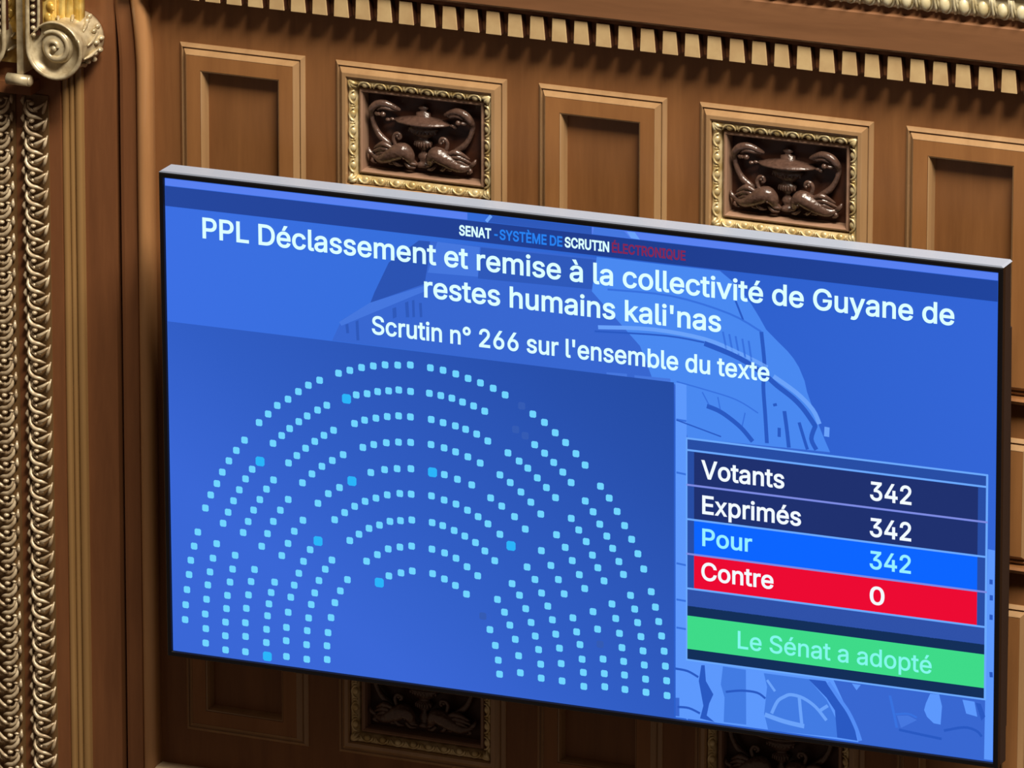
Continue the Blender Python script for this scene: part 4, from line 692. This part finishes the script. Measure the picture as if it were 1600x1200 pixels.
for x, z in near[:92]:
    b = MB().mat(E_['dot']); rsq(b, x/1000, z/1000, 0.0080, 7); tv(b, 'seat_light', None, scr)
b = MB().mat(E_['dot'])
for x, z in near[92:]: rsq(b, x/1000, z/1000, 0.0080, 7)
tv(b, 'seat_lights', None, scr)['kind'] = 'stuff'
for x, z in DATA['faint']:
    b = MB().mat(E_['faint']); rsq(b, x/1000, z/1000, 0.0085, 7); tv(b, 'empty_seat', None, scr)

# result table
b = MB()
rect(b, 'tbl', 4, 272, 982, -251, 99)
rect(b, 'gap', 4, 272, 979, -292, -251)
rect(b, 'dgreen', 4, 272, 979, -416, -291)
rect(b, 'gap', 5, 272, 979, -285, -253)
for z in (100, 73, -8, -88, -169, -250): rect(b, 'line' if z not in (-8, -169) else 'linep', 7, 271, 982, z - 2.2, z + 2.2)
rect(b, 'line', 6.5, 269.5, 273, -416, 101); rect(b, 'line', 6.5, 977.5, 982.5, -418, 101); rect(b, 'line', 6.5, 269.5, 982, -420, -416)
table = tv(b, 'result_table', None, scr)
for c, z0, z1 in (('navy', -8, 70), ('navy', -88, -11), ('rowblue', -169, -89), ('rowred', -248, -171)):
    b = MB(); rect(b, c, 6, 289, 959, z0, z1); tv(b, 'table_row', None, scr)
b = MB(); rect(b, 'green', 6, 272, 979, -392, -314); tv(b, 'verdict_band', None, scr)

def fatten(lp, d):
    """push a closed outline outwards by d (font units)"""
    P = [Vector((lp[i], lp[i+1])) for i in range(0, len(lp), 2)]
    if (P[0] - P[-1]).length < 1.5: P.pop()
    n = len(P); out = []
    for i in range(n):
        a = (P[i] - P[i-1]).normalized(); c = (P[(i+1) % n] - P[i]).normalized()
        na = Vector((a.y, -a.x)); nc = Vector((c.y, -c.x))
        h = na + nc
        if h.length < 0.3: h = na
        h.normalize()
        k = min(1 / max(h.dot(na), 0.4), 1.6)
        out.append(P[i] + h * (d * k))
    return out
def area2(P):
    return sum(P[i-1].x * P[i].y - P[i].x * P[i-1].y for i in range(len(P))) / 2
def winding(q, P):
    r = 0
    for i in range(len(P)):
        a, b = P[i-1], P[i]
        s_ = (b.x - a.x) * (q.y - a.y) - (q.x - a.x) * (b.y - a.y)
        if a.y <= q.y:
            if b.y > q.y and s_ > 0: r += 1
        elif b.y <= q.y and s_ < 0: r -= 1
    return r
SIGN = 1 if area2([Vector(GLY['l'][1][0][i:i+2]) for i in range(0, len(GLY['l'][1][0]), 2)]) > 0 else -1
def write(name, text, x0, x1, zb, cap, mt, bold, l=9):
    """lettering between x0 and x1 (mm) on baseline zb, capitals cap mm high; one mesh per word"""
    W_ = 0; xs = []
    for ch in text:
        xs.append(W_); W_ += GLY[ch][0]
    lo = min(v for lp in GLY[text[0]][1] for v in lp[0::2])
    hi = max(xs[-1] + v for lp in GLY[text[-1]][1] for v in lp[0::2])
    sx = (x1 - x0) / (hi - lo) / 1000; sz = cap / CAPH / 1000
    words = [[]]
    for ch, x in zip(text, xs):
        if ch == ' ': words.append([])
        else: words[-1].append((ch, x))
    for wd in words:
        bm = bmesh.new()
        for ch, x in wd:
            L = [fatten(lp, SIGN * bold * CAPH) for lp in GLY[ch][1]]
            pts, edg = [], []
            for P in L:
                k = len(pts); pts += P; edg += [(k + i, k + (i + 1) % len(P)) for i in range(len(P))]
            vo, eo, fo, *_ = delaunay_2d_cdt(pts, edg, [], 0, 1e-4)
            V = {}
            for f in fo:
                c = sum((vo[i] for i in f), Vector((0, 0))) / len(f)
                if sum(winding(c, P) for P in L) == 0: continue
                for i in f:
                    if i not in V: V[i] = bm.verts.new(((vo[i].x + x - lo) * sx, vo[i].y * sz, 0))
                try: bm.faces.new([V[i] for i in f])
                except ValueError: pass
        bmesh.ops.recalc_face_normals(bm, faces=bm.faces[:])
        me = bpy.data.meshes.new(name); bm.to_mesh(me); bm.free()
        me.transform(Matrix.Translation((x0/1000, lay(l), zb/1000)) @ Matrix.Rotation(math.pi/2, 4, 'X'))
        me.materials.clear(); me.materials.append(E_[mt])
        for f in me.polygons: f.material_index = 0
        ob = bpy.data.objects.new(name, me); COL.objects.link(ob); ob.parent = scr
CAPH = 509.0
write('title_text', 'PPL Déclassement et remise à la collectivité de Guyane de', -905, 899, 433, 46.5, 'text', 0.028)
write('title_text', "restes humains kali'nas", -360, 352, 355.5, 46.5, 'text', 0.028)
write('subtitle_text', "Scrutin n° 266 sur l'ensemble du texte", -489, 467, 255, 41, 'text', 0.028)
write('header_text', 'SENAT', -274, -198, 509, 22, 'text', 0.05)
write('header_text', '-', -189, -182, 509, 22, 'hblue', 0.04)
write('header_text', 'SYSTÈME', -176, -64, 509.5, 22, 'hblue', 0.045)
write('header_text', 'DE', -55, -26, 509.5, 22, 'hblue', 0.045)
write('header_text', 'SCRUTIN', -19, 86, 509.5, 22, 'text', 0.05)
write('header_text', 'ÉLECTRONIQUE', 94, 268, 510, 21, 'hred', 0.05)
write('row_text', 'Votants', 308, 503, 12, 41, 'text2', 0.031)
write('row_number', '342', 708, 803, 11, 41, 'text2', 0.031)
write('row_text', 'Exprimés', 310, 543, -70, 41, 'text2', 0.031)
write('row_number', '342', 708, 803, -73, 41, 'text2', 0.031)
write('row_text', 'Pour', 310, 427, -145, 39, 'textpour', 0.028)
write('row_number', '342', 708, 803, -148, 40, 'textpour', 0.028)
write('row_text', 'Contre', 308, 478, -225, 40, 'text2', 0.031)
write('row_number', '0', 709, 741, -230, 40, 'text2', 0.031)
write('verdict_text', 'Le Sénat a adopté', 395, 854, -374.5, 40, 'textcyan', 0.018)
